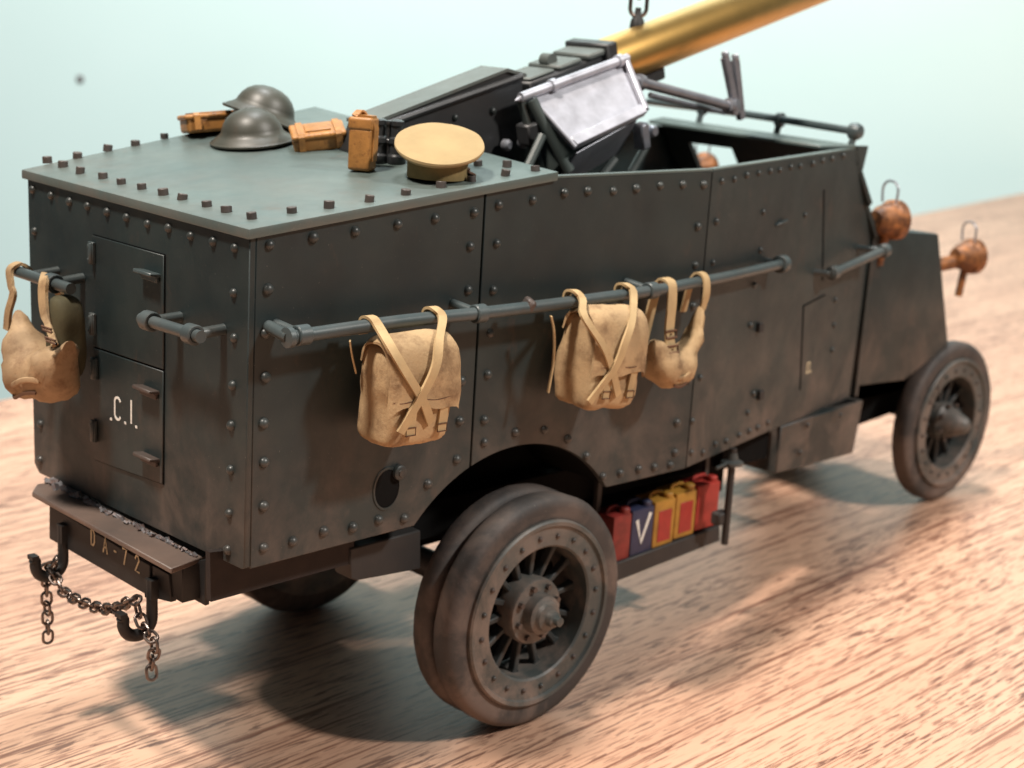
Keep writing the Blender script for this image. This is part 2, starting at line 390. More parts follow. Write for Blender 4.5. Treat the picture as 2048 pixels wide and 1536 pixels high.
# door: two leaves set in the rear plate with dark joints
D = lambda u, v, x=-.0: P(u, v, 0, x)
tl, tr, br, bl = D(187, 468), D(332, 509), D(329, 970), D(190, 920); ml, mr_ = D(189, 693), D(331, 741)
B().prism([p + Vector((-.004, 0, 0)) for p in (tl, tr, br, bl)], (.002, 0, 0)).done('door_joint', 'black', L)
def inset(q, e):
    c = sum(q, Vector()) / len(q); return [p + (Vector((0, math.copysign(e, c.y - p.y), math.copysign(e, c.z - p.z)))) for p in q]
D1 = B().prism([p + Vector((-.03, 0, 0)) for p in inset([tl, tr, mr_, ml], .013)], (.024, 0, 0)).done('door', 'paint', L, .008, 1)
D2 = B().prism([p + Vector((-.03, 0, 0)) for p in inset([ml, mr_, br, bl], .013)], (.024, 0, 0)).done('door', 'paint', L, .008, 1)
for (u, v), dd in (((183, 506), D1), ((185, 648), D1), ((188, 737), D2), ((187, 862), D2)):
    p = D(u, v, -.06); h = B().box(p, (.05, .13, .30)); h.tube([p + Vector((-.03, -.03, -.14)), p + Vector((-.03, -.03, .14))], .032, 8)
    h.box(p + Vector((-.03, .03, .09)), (.03, .04, .04)).box(p + Vector((-.03, .03, -.09)), (.03, .04, .04)); h.done('hinge', 'rail', dd, .008, 1)
for (u, v), dd in (((294, 546), D1), ((292, 779), D2), ((293, 914), D2)):
    p = D(u, v, -.10); g = B().box(p + Vector((-.0, .0, 0)), (.17, .42, .05), Euler((0, R(8), 0))); g.box(p + Vector((.04, 0, -.05)), (.05, .38, .1)); g.done('grip', 'rail' if v < 700 else 'bolt', dd, .012, 1)
# lettering on the lower door: . C . I .
nx = Vector((-1, 0, 0)); ux = Vector((0, -1, 0))
o0 = D(239, 841, -.031); Hh = .30
Cc = [[(.20 * .5 + .09 * math.cos(R(a)), .5 * Hh + .5 * Hh * math.sin(R(a))) for a in range(50, 311, 20)]]
Cc = [[(.085 + .07 * math.cos(R(a)), Hh * .80 + Hh * .2 * math.sin(R(a))) for a in range(20, 181, 20)] + [(.085 + .07 * math.cos(R(a)), Hh * .2 + Hh * .2 * math.sin(R(a))) for a in range(180, 341, 20)]]
def dot(x, z, s=.014): return [[(x - s, z), (x + s, z)]]
B().strokes(Cc, D(229, 836, -.0305), ux, Z, .034, .005, nx).done('letter', 'white', D2); B().strokes([[(0, 0), (0, Hh)]], D(263, 846, -.0305), ux, Z, .034, .005, nx).done('letter', 'white', D2)
for uv in ((222.5, 838), (251, 846), (273, 854)): B().strokes(dot(0, 0), D(uv[0], uv[1], -.0305), ux, Z, .034, .005, nx).done('letter_dot', 'white', D2)
# rivets ------------------------------------------------------------------
def dome():
    b = bmesh.new(); n = 12; pr = [(1.0, 0), (.95, .30), (.72, .62), (.38, .82)]
    rr = [[b.verts.new((r * math.cos(2 * math.pi * k / n), r * math.sin(2 * math.pi * k / n), h)) for k in range(n)] for r, h in pr]
    t = b.verts.new((0, 0, .88))
    for i in range(3):
        for k in range(n): b.faces.new((rr[i][k], rr[i][(k + 1) % n], rr[i + 1][(k + 1) % n], rr[i + 1][k]))
    for k in range(n): b.faces.new((rr[3][k], rr[3][(k + 1) % n], t))
    for f in b.faces: f.smooth = True
    me = bpy.data.meshes.new('rivet'); b.to_mesh(me); b.free(); return me
DOME = dome(); DOME.materials.append(M['rivet'])
DOME2 = DOME.copy(); DOME2.materials[0] = M['bolt']
def rivet(p, nrm, parent, r=.058, me=None):
    o = link('rivet', me or DOME, p, parent, Vector((0, 0, 1)).rotation_difference(Vector(nrm)))
    r *= random.uniform(1.06, 1.24); o.scale = (r, r, r); return o
NY = Vector((0, -1, 0)); NX = Vector((-1, 0, 0)); NC = Vector((YC, -1, 0)).normalized()
for u, v in [(66, 379), (103, 391), (140, 403), (176, 412), (215, 424), (254, 435), (296, 448), (338, 456), (382, 472), (427, 483), (470, 496), (70, 462), (82, 848), (81, 920), (468, 586), (469, 676), (466, 771), (463, 851), (462, 940), (459, 1027), (456, 1100)]:
    rivet(P(u, v, 0, 0), NX, RP, .055)
for u, v in [(539, 490), (626, 475), (710, 463), (795, 449), (870, 437), (948, 425), (536, 579), (530, 667), (531, 755), (527, 847), (528, 925), (527, 1013), (527, 1096), (940, 493), (936, 580), (922, 762), (919, 842), (913, 919), (855, 968), (808, 1037), (757, 1040), (705, 1055), (647, 1063), (585, 1083)]:
    rivet(P(u, v, 1, 0), NY, A, .062)
for u, v in [(997, 410), (1065, 400), (1128, 386), (1175, 382), (1226, 382), (1272, 377), (1320, 371), (1365, 369), (1407, 369), (993, 487), (986, 580), (980, 667), (975, 749), (968, 840), (968, 885), (1030, 865), (1088, 860), (1135, 878), (1172, 912), (1205, 953), (1240, 946), (1277, 938), (1308, 934), (1340, 930), (1395, 453), (1390, 530), (1386, 612), (1376, 760), (1353, 845), (1349, 905)]:
    rivet(P(u, v, 1, 0), NY, Bp, .058)
PC = lambda u, v, off=0: PN(u, v, Vector((8.45, 0, 5)) + NC * off, NC)
for u, v in [(1443, 362), (1468, 358), (1493, 350), (1517, 346), (1540, 342), (1559, 340), (1581, 334), (1600, 332), (1625, 327), (1645, 321), (1664, 317), (1686, 311), (1432, 443), (1425, 525), (1409, 612), (1400, 755), (1384, 842), (1382, 905), (1405, 905), (1430, 888), (1452, 882), (1478, 870), (1498, 862), (1515, 855), (1535, 845), (1526, 424), (1520, 500), (1508, 570), (1500, 650), (1506, 787), (1495, 825), (1610, 430), (1670, 600), (1668, 650), (1664, 700)]:
    rivet(PC(u, v), NC, C_, .05)
# roof bolts
bb = B(); bb.lathe([(1, 0), (1, .9), (.9, 1.0), (0, 1.0)], (0, 0, 0), Z, 10); bo = bb.done('bolt', 'bolt', None, loc=(0, 0, 0)); BM = bo.data; bpy.data.objects.remove(bo)
for u, v in [(126, 334), (160, 347), (206, 357), (243, 368), (284, 378), (327, 390), (364, 399), (414, 413), (453, 424), (504, 438), (95, 325), (155, 316), (215, 302), (271, 291), (329, 277), (380, 266), (584, 426), (658, 416), (738, 404), (811, 390), (882, 375), (943, 363), (1010, 352), (1071, 342), (1014, 334), (956, 331)]:
    p = roofpx(u, v); o = link('bolt', BM, p - Vector((0, 0, .01)), RF); s = random.uniform(.060, .070); o.scale = (s, s, random.uniform(.08, .105)); o.rotation_euler = (R(random.uniform(-7, 7)), R(random.uniform(-7, 7)), random.random())
# cab front, visor, bonnet ------------------------------------------------
fx0, fz0, fx1, fz1 = 13.93, 7.95, 15.22, 6.25
def fr(y, t): return Vector((fx0 + (fx1 - fx0) * t, y, fz0 + (fz1 - fz0) * t))
b = B()
def strip(y0, y1, t0, t1): b.hexa([fr(y0, t0), fr(y1, t0), fr(y1, t1), fr(y0, t1)], [q + Vector((.08, 0, .06)) for q in (fr(y0, t0), fr(y1, t0), fr(y1, t1), fr(y0, t1))])
strip(1.12, 5.72, .0, .16); strip(1.25, 5.72, .62, 1.0); strip(1.15, 2.0, .16, .62); strip(2.8, 4.05, .16, .62); strip(5.15, 5.72, .16, .62)
b.done('windscreen_plate', 'paint', L)
B().prism([(15.22, 1.3, 3.1), (15.22, 5.7, 3.1), (15.22, 5.7, 6.3), (15.22, 1.3, 6.3)], (.1, 0, 0)).done('bulkhead', 'paint', L)
b = B(); b.hexa([P(1640, 299, 2, 7.97), (13.93, 1.06, 7.99), (14.0, 5.75, 8.05), P(1296, 247, 2, 7.99)], [P(1640, 299, 2, 7.97) + Vector((0, 0, .07)), (13.93, 1.06, 8.06), (14.0, 5.75, 8.14), P(1296, 247, 2, 7.99) + Vector((0, 0, .07))])
b.done('visor_plate', 'roof', L, .015, 1)
hy0, hy1 = 1.3, 5.5
b = B(); b.hexa([(15.3, hy0, 3.3), (15.3, hy0, 6.40), (17.62, hy0, 6.18), (18.60, hy0, 3.75), (17.0, hy0, 3.2)], [(15.3, hy1, 3.3), (15.3, hy1, 6.40), (17.62, hy1, 6.18), (18.60, hy1, 3.75), (17.0, hy1, 3.2)])
BN = b.done('bonnet', 'paint', L, .05, 2)
# ear of the cab side and the side hatch
B().prism([PC(1716, 292, .0), PC(1737, 292, .0), PC(1726, 340, .0), PC(1712, 340, .0)], (0, .09, 0)).done('cab_ear', 'paint', L)
for pts in ([(1607, 612), (1600, 780)], [(1607, 612), (1650, 590)], [(1648, 380), (1645, 560)]):
    B().ribbon([PC(u, v, .004) for u, v in pts], (.03, 0, .03), .012).done('hatch_joint', 'black', C_)
p = PC(1563, 446, .03); B().box(p, (.34, .05, .05), Euler((0, R(-12), 0))).done('vision_slit', 'rail', C_, .01, 1)
for u, v in ((1520, 655), (1521, 790)): B().box(PC(u, v, .04), (.12, .08, .16)).done('hinge', 'dark', C_, .01, 1)
b = B(); b.strokes([[(-.06, -.09), (-.06, .09), (.06, .09), (.06, -.09), (-.06, -.09)]], PC(1616, 735, .002), (1, .2, 0), Z, .035, .006, NC); b.strokes([[(.12, -.1), (.15, -.1)]], PC(1616, 735, .002), (1, .2, 0), Z, .035, .006, NC); b.done('lettering', 'cream', C_)
# box below the cab
q = [P(1563, 853, 1, .72), P(1727, 800, 1, 1.1), P(1706, 907, 1, 1.1), P(1552, 948, 1, .72)]
b = B(); b.hexa(q, [p + Vector((-.1, 1.4, 0)) for p in q]); SB = b.done('side_locker', 'paint', L, .02, 1)
for u, v in ((1615, 850), (1600, 905), (1680, 830)): rivet(P(u, v, 1, .72 + .2 * (u - 1563) / 160 - .0), NC, SB, .05)
# filler hole on the side
p = P(773, 977, 1, 0); b = B(); n = 28
ringo = lambda r, y, sz=1.28: [p + Vector((r * math.cos(2 * math.pi * k / n), y, sz * r * math.sin(2 * math.pi * k / n))) for k in range(n)]
b.rings([ringo(.235, -.001), ringo(.23, -.016), ringo(.205, -.016), ringo(.205, -.001)], True); FH = b.done('filler_ring', 'paint', L)
B().rings([ringo(.205, -.004), ringo(.205, -.006)]).done('filler_opening', 'black', FH)
p2 = P(797, 944, 1, -.02); B().lathe([(.10, 0), (.10, .05), (.08, .065), (.05, .065), (.045, .08), (0, .08)], p2, NY, 20).done('filler_cap', 'paint', FH)
# handrails --------------------------------------------------------------
RR = .085
def clamp(p, d, parent, r=.125, ln=.09):
    d = Vector(d).normalized(); B().lathe([(RR * .9, -ln), (r, -ln), (r, ln), (RR * .9, ln)], p, d, 18, True).done('clamp', 'rail', parent, .012, 1)
def stand(p, q, parent, r=.062): B().tube([p, q], [r, r * 1.0], 12).done('bracket', 'rail', parent)
pth = [P(578, 675, 1, -.45), P(800, 643, 1, -.45), P(955, 627, 1, -.45), P(1120, 607, 1, -.45), P(1300, 582, 1, -.45), P(1380, 567, 2, 6.24), P(1450, 554, 2, 6.24), P(1563, 528, 2, 6.24)]
HR = B().tube(spl(pth, 5), RR, 16).done('handrail', 'rail', L)
for (u, v), d in (((604, 670), X), ((958, 627), X), ((1302, 581), X)):
    p = P(u, v, 1, -.45); clamp(p, d, HR); stand(p, Vector((p.x - .06, .0, p.z + .06)), HR)
clamp(pth[-1], pth[-1] - pth[-2], HR, .15); stand(pth[-1], pth[-1] + Vector((-.1, .45, .02)), HR)
p = pth[0]; B().lathe([(.10, -.06), (.125, -.03), (.125, .04), (.08, .05)], p, -X, 16).done('end_cap', 'rail', HR); stand(p, Vector((p.x + .02, 0, p.z + .05)), HR, .075)
p = P(1057, 612, 1, -.45); B().box(p + Vector((0, 0, .02)), (.12, .2, .17), Euler((R(20), R(20), 0))).done('weld_lump', 'bolt', HR, .03, 1)
pth2 = [P(1660, 548, 1, .62), P(1768, 501, 1, .8)]
H2 = B().tube(pth2, RR * .95, 14).done('handrail', 'rail', L); clamp(pth2[0] + (pth2[1] - pth2[0]) * .06, pth2[1] - pth2[0], H2); clamp(pth2[1], pth2[1] - pth2[0], H2)
for p in pth2: stand(p, p + Vector((-.25, .5, .0)), H2)
xh = -.42
def rearrail(a, bq, xx=xh):
    p0, p1 = P(a[0], a[1], 0, xx), P(bq[0], bq[1], 0, xx); return p0, p1
p0, p1 = rearrail((283, 637), (402, 674)); H3 = B().tube([p0, p1], RR * .9, 14).done('handrail', 'rail', L)
clamp(p0 + (p1 - p0) * .14, p1 - p0, H3); clamp(p0 + (p1 - p0) * .86, p1 - p0, H3)
stand(p0 + (p1 - p0) * .16, Vector((0, (p0 + (p1 - p0) * .16).y, p0.z + .02)), H3, .07); stand(p0 + (p1 - p0) * .88, Vector((0, (p0 + (p1 - p0) * .88).y, p1.z + .02)), H3, .07)
p0, p1 = rearrail((26, 540), (142, 578)); H4 = B().tube([p0, p1], RR * .9, 14).done('handrail', 'rail', L)
clamp(p0 + (p1 - p0) * .70, p1 - p0, H4, .13); stand(p0 + (p1 - p0) * .72, Vector((0, (p0 + (p1 - p0) * .72).y, p1.z + .04)), H4, .07); stand(p0 + (p1 - p0) * .30, Vector((0, (p0 + (p1 - p0) * .30).y, p0.z + .04)), H4, .06)
RAILREAR = (p0, p1)
# rail over the cab front
pv = [P(1296, 203, 0, 14.3), P(1491, 228, 0, 14.1), P(1712, 263, 0, 14.0)]
H5 = B().tube(spl(pv, 4), RR * .85, 12).done('handrail', 'rail', L)
for (u, v) in ((1405, 216), (1560, 240)): clamp(P(u, v, 0, 14.1), Y, H5, .14, .06); 
B().lathe([(.06, -.14), (.15, -.1), (.16, .02), (.12, .1), (.05, .12)], pv[-1], -Y, 14).done('end_cap', 'rail', H5); stand(P(1560, 240, 0, 14.1), P(1560, 240, 0, 14.1) + Vector((-.1, 0, -.35)), H5); stand(P(1405, 216, 0, 14.1), P(1405, 216, 0, 14.1) + Vector((-.1, 0, -.35)), H5); stand(pv[-1], pv[-1] + Vector((-.1, .05, -.35)), H5)
# rear step, beam, hooks ---------------------------------------------------
s = [P(64, 984, 2, 3.13), P(74, 968, 2, 3.13), P(128, 960, 2, 3.13), P(425, 1106, 2, 3.13), P(342, 1137, 2, 3.13)]
ST = B().prism(s, (0, 0, -.075)).done('rear_step', 'dark', L, .012, 1)
b = B(); 
for i in range(110):
    t = random.random() ** 1.5; p = P(128, 960, 2, 3.13) * (1 - t) + P(425, 1106, 2, 3.13) * t; sz = random.uniform(.025, .06) * (1.2 - .6 * t)
    b.box((-.015 - .085 * abs(random.gauss(0, .55)) * (1.3 - t), p.y, 3.13 + random.uniform(0, .03)), (sz * 1.6, sz * 1.8, sz * .8), Euler((random.random(), random.random(), random.random())))
b.done('glue_residue', 'weld', ST)['kind'] = 'stuff'
M['step'] = armour('worn step paint', (.075, .06, .052, 1), (.14, .10, .08, 1), (.19, .13, .105, 1), (2.5, 4), .8, .5)
ST.data.materials[0] = M['step']
xb = -.30
BE = B().prism([P(98, 1010, 0, xb), P(98, 1078, 0, xb), P(300, 1195, 0, xb), P(300, 1130, 0, xb)], (.10, 0, 0)).done('rear_beam', 'hook', L, .015, 1)
a = P(300, 1130, 0, xb); c = P(300, 1195, 0, xb)
# bracket and end channel at the right end of the beam
B().prism([a + Vector((.02, -.02, 0)), a + Vector((.02, -.42, .0)), c + Vector((.02, -.46, .08)), c + Vector((.02, -.02, .0))], (.09, 0, 0)).done('beam_gusset', 'hook', L, .01, 1)
B().prism([P(392, 1122, 0, .0), P(412, 1118, 0, .0), P(410, 1212, 0, .0), P(388, 1200, 0, .0)], (.07, 0, 0)).done('frame_end', 'hook', L, .01, 1)
for yy in (1.1, 4.3): B().prism([(-.1, yy, 2.55), (15, yy, 2.45), (15, yy, 3.1), (-.1, yy, 3.1)], (0, .28, 0)).done('chassis_rail', 'black', L, .02, 1)
B().box((.0, 1.35, 2.83), (.5, .75, .5)).done('beam_gusset', 'hook', L, .01, 1)
# registration on the beam: DA-72
h = .215; wd = .027
def letter(u, v, ln): B().strokes(ln, P(u, v + 5, 0, xb - .001), ux * .62, Z, wd, .006, nx).done('letter', 'cream', BE)
letter(183, 1083, [[(0, 0), (0, h)], [(0, h), (.09, h), (.14, h * .75), (.14, h * .25), (.09, 0), (0, 0)]])
letter(207, 1098, [[(0, 0), (.085, h), (.17, 0)], [(.03, h * .35), (.14, h * .35)]])
letter(229, 1097, [[(0, 0), (.07, 0)]])
letter(246, 1122, [[(0, h), (.15, h), (.05, 0)]])
letter(271, 1136, [[(0, h * .8), (.04, h), (.11, h), (.15, h * .75), (.0, 0), (.16, 0)]])
def hook(u, v, nm='tow_hook'):
    p = P(u, v, 0, xb - .03); b = B()
    pts = [p + Vector((0, 0, .28)), p, p + Vector((-.0, -.0, -.20))]
    c = p + Vector((-.21, 0, -.22)); pts += [c + Vector((.21 * math.cos(R(t)), 0, .21 * math.sin(R(t)))) for t in range(-15, -196, -20)]
    pts += [c + Vector((-.24, .0, .10))]
    path = spl(pts, 3); rr = [.085 - .025 * abs(i / (len(path) - 1) - .55) for i in range(len(path))]
    b.tube(path, rr, 10); b.box(p + Vector((.0, 0, .16)), (.12, .16, .26)); b.box(c + Vector((-.235, 0, .12)), (.10, .15, .06))
    b.done(nm, 'hook', L); return c + Vector((0, 0, -.21))
h1 = hook(126, 1088); h2 = hook(304, 1200)
# wheels -------------------------------------------------------------------
def link_mesh(me, name, p, parent, rot=None): return link(name, me, p, parent, rot)
def wheel(c, Ro, wids, sgn, parts=True, nsp=14, hubs=1.0, lean=0):
    """c: centre of the outer face; the wheel lies behind it along sgn*y; wids: tyre widths"""
    wn = empty('wheel', c, L); c = Vector(c); ax = Vector((0, sgn, 0)); k = Ro / 1.70
    y = 0
    for i, wd in enumerate(wids):
        pr = [(1.36 * k, y + .02), (1.54 * k, y + .0), (1.62 * k, y + .02), (Ro * .985, y + .06), (Ro, y + .12), (Ro, y + wd - .12), (Ro * .985, y + wd - .05), (1.60 * k, y + wd - .01), (1.36 * k, y + wd)]
        B().lathe(pr, c, ax, 72, True).done('tyre', 'tyre', wn, jit=.006, jsc=3); y += wd + .05
    tot = y
    pr = [(1.37 * k, -.03), (1.375 * k, .1), (1.37 * k, tot), (1.0 * k, tot), (.97 * k, .14), (.97 * k, .02), (1.0 * k, -.005), (1.27 * k, -.005), (1.29 * k, -.05), (1.345 * k, -.055)]
    B().lathe(pr, c, ax, 72, True).done('rim', 'rim', wn)
    B().lathe([(.98 * k, tot * .8), (.98 * k, tot * .8 + .04), (0, tot * .8 + .04), (0, tot * .8)], c, ax, 40).done('back_plate', 'black', wn)
    if not parts: return wn
    for i in range(20):
        a = 2 * math.pi * (i + .3) / 20; p = c + Vector((math.cos(a), 0, math.sin(a))) * 1.13 * k - ax * .006
        o = link('rivet', DOME2 if i % 3 else DOME, p, wn, Z.rotation_difference(-ax)); o.scale = (.042, .042, .05)
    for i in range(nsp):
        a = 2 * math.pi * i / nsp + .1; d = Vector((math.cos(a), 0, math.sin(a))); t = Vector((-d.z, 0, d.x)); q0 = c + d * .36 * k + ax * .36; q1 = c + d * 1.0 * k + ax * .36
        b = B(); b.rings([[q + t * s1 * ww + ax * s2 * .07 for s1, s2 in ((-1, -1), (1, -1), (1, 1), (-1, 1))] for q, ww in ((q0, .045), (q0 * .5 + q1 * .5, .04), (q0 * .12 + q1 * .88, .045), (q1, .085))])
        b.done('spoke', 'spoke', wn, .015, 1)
    hp = [(0, .42), (.47 * k, .42), (.49 * k, .12), (.47 * k, .08), (.30 * k, .06), (.28 * k, -.10), (.22 * k, -.13), (.20 * k, -.19), (.12 * k, -.22), (.11 * k, -.31), (.07 * k, -.33), (.065 * k, -.41), (0, -.42)]
    if hubs != 1: hp = [(0, .42), (.40 * k, .42), (.40 * k, .14), (.34 * k, .08), (.30 * k, -.05), (.16 * k, -.36), (.09 * k, -.42), (0, -.43)]
    HB = B().lathe(hp, c, ax, 32).done('hub', 'rim', wn)
    for i in range(8 if hubs == 1 else 6):
        a = 2 * math.pi * i / 8 + .3; p = c + Vector((math.cos(a), 0, math.sin(a))) * .385 * k + ax * .065
        b = B(); b.lathe([(.045, -.06), (.045, .02), (.02, .02)], p, ax, 6); b.done('nut', 'bolt', wn)
    return wn
rc = Vector((0, 0, 0)); c0 = P(1080, 1231, 1, -.4); zr = gz(c0.x) + 1.75; c0 = Vector((c0.x, -.4, zr))
wheel(c0, 1.75, (.42, .38), 1)
wheel(Vector((c0.x, 5.7, zr)), 1.75, (.40, .36), -1, False)
c1 = P(1902, 850, 1, 1.2); Rf = 1.74; c1 = Vector((c1.x, 1.2, gz(c1.x) + Rf))
wheel(c1, Rf, (.42,), 1, True, 12, .8)
wheel(Vector((c1.x, 5.6, c1.z)), Rf, (.42,), -1, False)
B().tube([(c0.x, 0, zr), (c0.x, 5.4, zr)], .22, 14).done('axle', 'dark', L); B().tube([(c1.x, 1.4, c1.z), (c1.x, 5.5, c1.z)], .15, 14).done('axle', 'dark', L)
# spring hanger and underside pieces
B().prism([P(700, 1098, 1, .42), P(701, 1158, 1, .42), P(712, 1162, 1, .42), P(842, 1138, 1, .42), P(842, 1060, 1, .42)], (0, .35, 0)).done('spring_hanger', 'dark', L, .02, 1)
B().prism([P(420, 1105, 1, .45), P(422, 1204, 1, .45), P(560, 1166, 1, .45), P(708, 1126, 1, .45), P(708, 1070, 1, .45)], (0, .1, 0)).done('sill', 'sill', L)
B().box((8.9, 1.9, 2.5), (4.6, 1.2, 1.2)).done('dark_backing', 'black', L)  # black box added to keep the gap above the cans dark
B().prism([(16, 2.2, 2.0), (19.4, 2.2, 2.2), (19.4, 2.2, 3.4), (16, 2.2, 3.5)], (0, 2.4, 0)).done('engine_sump', 'black', L)
for yy in (2.2, 4.2): B().prism([(14.5, yy, 2.6), (19.6, yy, 2.6), (19.6, yy, 2.95), (14.5, yy, 3.1)], (0, .25, 0)).done('chassis_rail', 'dark', L)
B().prism([(10.6, .9, 3.1), (10.6, 4.6, 3.1), (10.6, 4.6, 2.5), (10.6, .9, 2.5)], (1.3, 0, 0)).done('under_tray', 'black', L)
# board for the cans, jack
y0c = .5
q = [P(1218, 1132, 1, y0c), P(1440, 1052, 1, y0c), P(1440, 1082, 1, y0c), P(1218, 1170, 1, y0c)]
RBd = B().prism(q, (0, .6, 0)).done('running_board', 'dark', L, .02, 1)
for x in (7.45, 10.2): B().box((x, .95, 2.3), (.1, .08, 1.8)).done('board_hanger', 'dark', RBd)
p0, p1 = P(1464, 925, 1, .12), P(1449, 1088, 1, .12)
JK = B().tube([p0 + Vector((0, 0, .25)), p1], .062, 12).done('support_jack', 'dark', L)
B().lathe([(.07, 0), (.19, .0), (.19, .05), (.1, .09), (.07, .2)], p0 - Vector((0, 0, .03)), Z, 16).done('jack_collar', 'rail', JK)
B().box(p1 + Vector((-.06, .1, .46)), (.3, .2, .22)).done('jack_clip', 'dark', JK, .03, 1)
B().tube([p0 + Vector((-.05, 0, .02)), p0 + Vector((-.45, -.02, -.02))], .03, 8).done('jack_lever', 'rail', JK)
# headlamps
def headlamp(p, d, s=1.0, ringh=True):
    p = Vector(p); d = Vector(d).normalized(); hl = empty('headlamp', p, L)
    B().lathe([(.0, -.36 * s), (.20 * s, -.34 * s), (.30 * s, -.2 * s), (.36 * s, .05 * s), (.42 * s, .10 * s), (.42 * s, .28 * s), (.36 * s, .30 * s), (.30 * s, .24 * s), (0, .24 * s)], p, d, 28).done('lamp_body', 'copper', hl)
    B().tube([p + Vector((0, 0, -.3 * s)), p + Vector((-.02, .05, -.95 * s))], .09 * s, 10).done('lamp_bracket', 'copper', hl)
    u = d.cross(Z).normalized()
    pts = [p + u * .20 * s + Z * .36 * s, p + u * .22 * s + Z * .66 * s, p + u * .1 * s + Z * .8 * s, p - u * .1 * s + Z * .8 * s, p - u * .22 * s + Z * .66 * s, p - u * .20 * s + Z * .36 * s]
    B().tube(spl(pts, 4), .026 * s, 8).done('carry_handle', 'steel', hl)
    B().lathe([(.36 * s, .27 * s), (.2 * s, .31 * s), (0, .32 * s)], p, d, 24).done('lens', 'steel', hl)
    return hl
headlamp(P(1774, 440, 1, 1.25), (1, -.25, 0), .92)
hp_ = P(1932, 513, 1, 1.9); headlamp(hp_, (1, -.3, 0), .92); B().tube([hp_ + Vector((-.1, .1, -.1)), hp_ + Vector((-1.6, .5, -.3))], .16, 10).done('lamp_arm', 'copper', L)
headlamp(P(1402, 335, 0, 17.0), (1, .1, 0), .8)
# interior: gun pedestal and a dark crew bench
B().lathe([(1.15, 0), (1.15, .25), (.5, .5), (.42, 3.6), (.8, 3.8), (.8, 4.0), (0, 4.0)], (7.2, 2.9, 3.25), Z, 28).done('gun_pedestal', 'gun', L)
B().box((12.2, 3.3, 4.6), (.9, 3.2, 2.4)).done('crew_bench', 'dark', L, .05, 1)

# ------------------------------------------------------------------ the gun
yg = 2.7
G = thing('anti_aircraft_gun', (7.2, yg, 7.3), 'dark grey anti-aircraft gun with plain brass barrel raised over the lorry', 'gun')
e0 = P(1228, 121, 1, yg); e1 = P(1648, -42, 1, yg); dv = (e1 - e0).normalized(); rb = .405
o_ = e0 - dv * .6; ln = (e1 - o_).length
B().lathe([(0, 0), (rb, 0), (rb, ln - .05), (rb - .03, ln), (rb - .09, ln), (rb - .09, ln - 1.2), (0, ln - 1.2)], o_, dv, 64).done('barrel', 'brass', G)
pu = Vector((-dv.z, 0, dv.x))
# long sloping trunnion housing: a wedge that climbs to the breech
yh0, yh1 = 2.35, 2.88
w0, w1, w2 = P(742, 250, 1, yh0), P(1012, 143, 1, yh0), P(1045, 150, 1, yh0)
prof = [w0, w1, w2, w2 + Vector((.25, 0, -1.6)), Vector((w2.x - .2, yh0, 7.0)), Vector((w0.x + .5, yh0, 7.0)), Vector((w0.x - .15, yh0, 8.0))]
B().prism(prof, (0, yh1 - yh0, 0)).done('housing', 'gun', G, .02, 1)
e_ = Vector((0, 0, .05)); tp = [w0 + e_, w1 + e_, w2 + e_ + Vector((.05, 0, -.03))]
off = Vector((0, -.04, 0)); bk = Vector((0, .60, 0))
b = B(); b.rings([[q + off, q + off + bk, q + off + bk + Vector((0, 0, -.05)), q + off + Vector((0, 0, -.05))] for q in tp]); b.done('housing_top', 'gunlit', G)
b = B(); q0, q1 = w0 + Vector((.1, -.04, -.02)), w1 + Vector((.3, -.04, -.06)); b.tube([q0, q1], .05, 8); b.done('housing_edge', 'gun', G)
for (u, v) in ((860, 268), (910, 235), (905, 262), (985, 222)): rivet(P(u, v, 1, yh0 - .005), NY, G, .05)
# breech and recuperator
b = B()
def gbox(a, c, wy, hz, dy=0, dz=0, mat=None, nm='recuperator'):
    bb = B(); x0 = e0 + dv * a; x1 = e0 + dv * c
    vs = lambda q: [q + Vector((0, dy - wy / 2, 0)) + pu * (dz - hz / 2), q + Vector((0, dy + wy / 2, 0)) + pu * (dz - hz / 2), q + Vector((0, dy + wy / 2, 0)) + pu * (dz + hz / 2), q + Vector((0, dy - wy / 2, 0)) + pu * (dz + hz / 2)]
    bb.hexa(vs(x0), vs(x1)); return bb.done(nm, mat or 'gun', G, .03, 1)
gbox(-2.3, -.5, .74, .62, 0, -.03, nm='breech')
gbox(-1.0, -.42, .84, .10, 0, .33, 'gunlit', 'breech_cover'); gbox(-1.62, -1.1, .74, .08, 0, .32, 'gunlit', 'breech_cover'); gbox(-2.25, -1.68, .64, .05, 0, .31, 'gunlit', 'breech_cover')
gbox(-.62, -.38, .98, .94, 0, -.02, nm='barrel_collar')
B().lathe([(.11, -.1), (.11, .1), (.04, .12)], e0 - dv * 1.5 + pu * .40, Y, 14).done('cocking_knob', 'gunlit', G)
for i in range(5): gbox(-1.95 + i * .27, -1.78 + i * .27, .06, .12, -.44, -.08 + .03 * (i % 2), nm='cradle_lug')
gbox(-2.0, -.4, .08, .06, -.44, .16, 'steel', 'slide_rail'); gbox(-2.2, -.3, .1, .12, -.44, -.28, nm='slide_rail'); gbox(-2.6, -.4, .7, .35, 0, -.5, nm='cradle')
gbox(-.1, 1.1, .36, .22, .05, -.48, nm='recuperator')
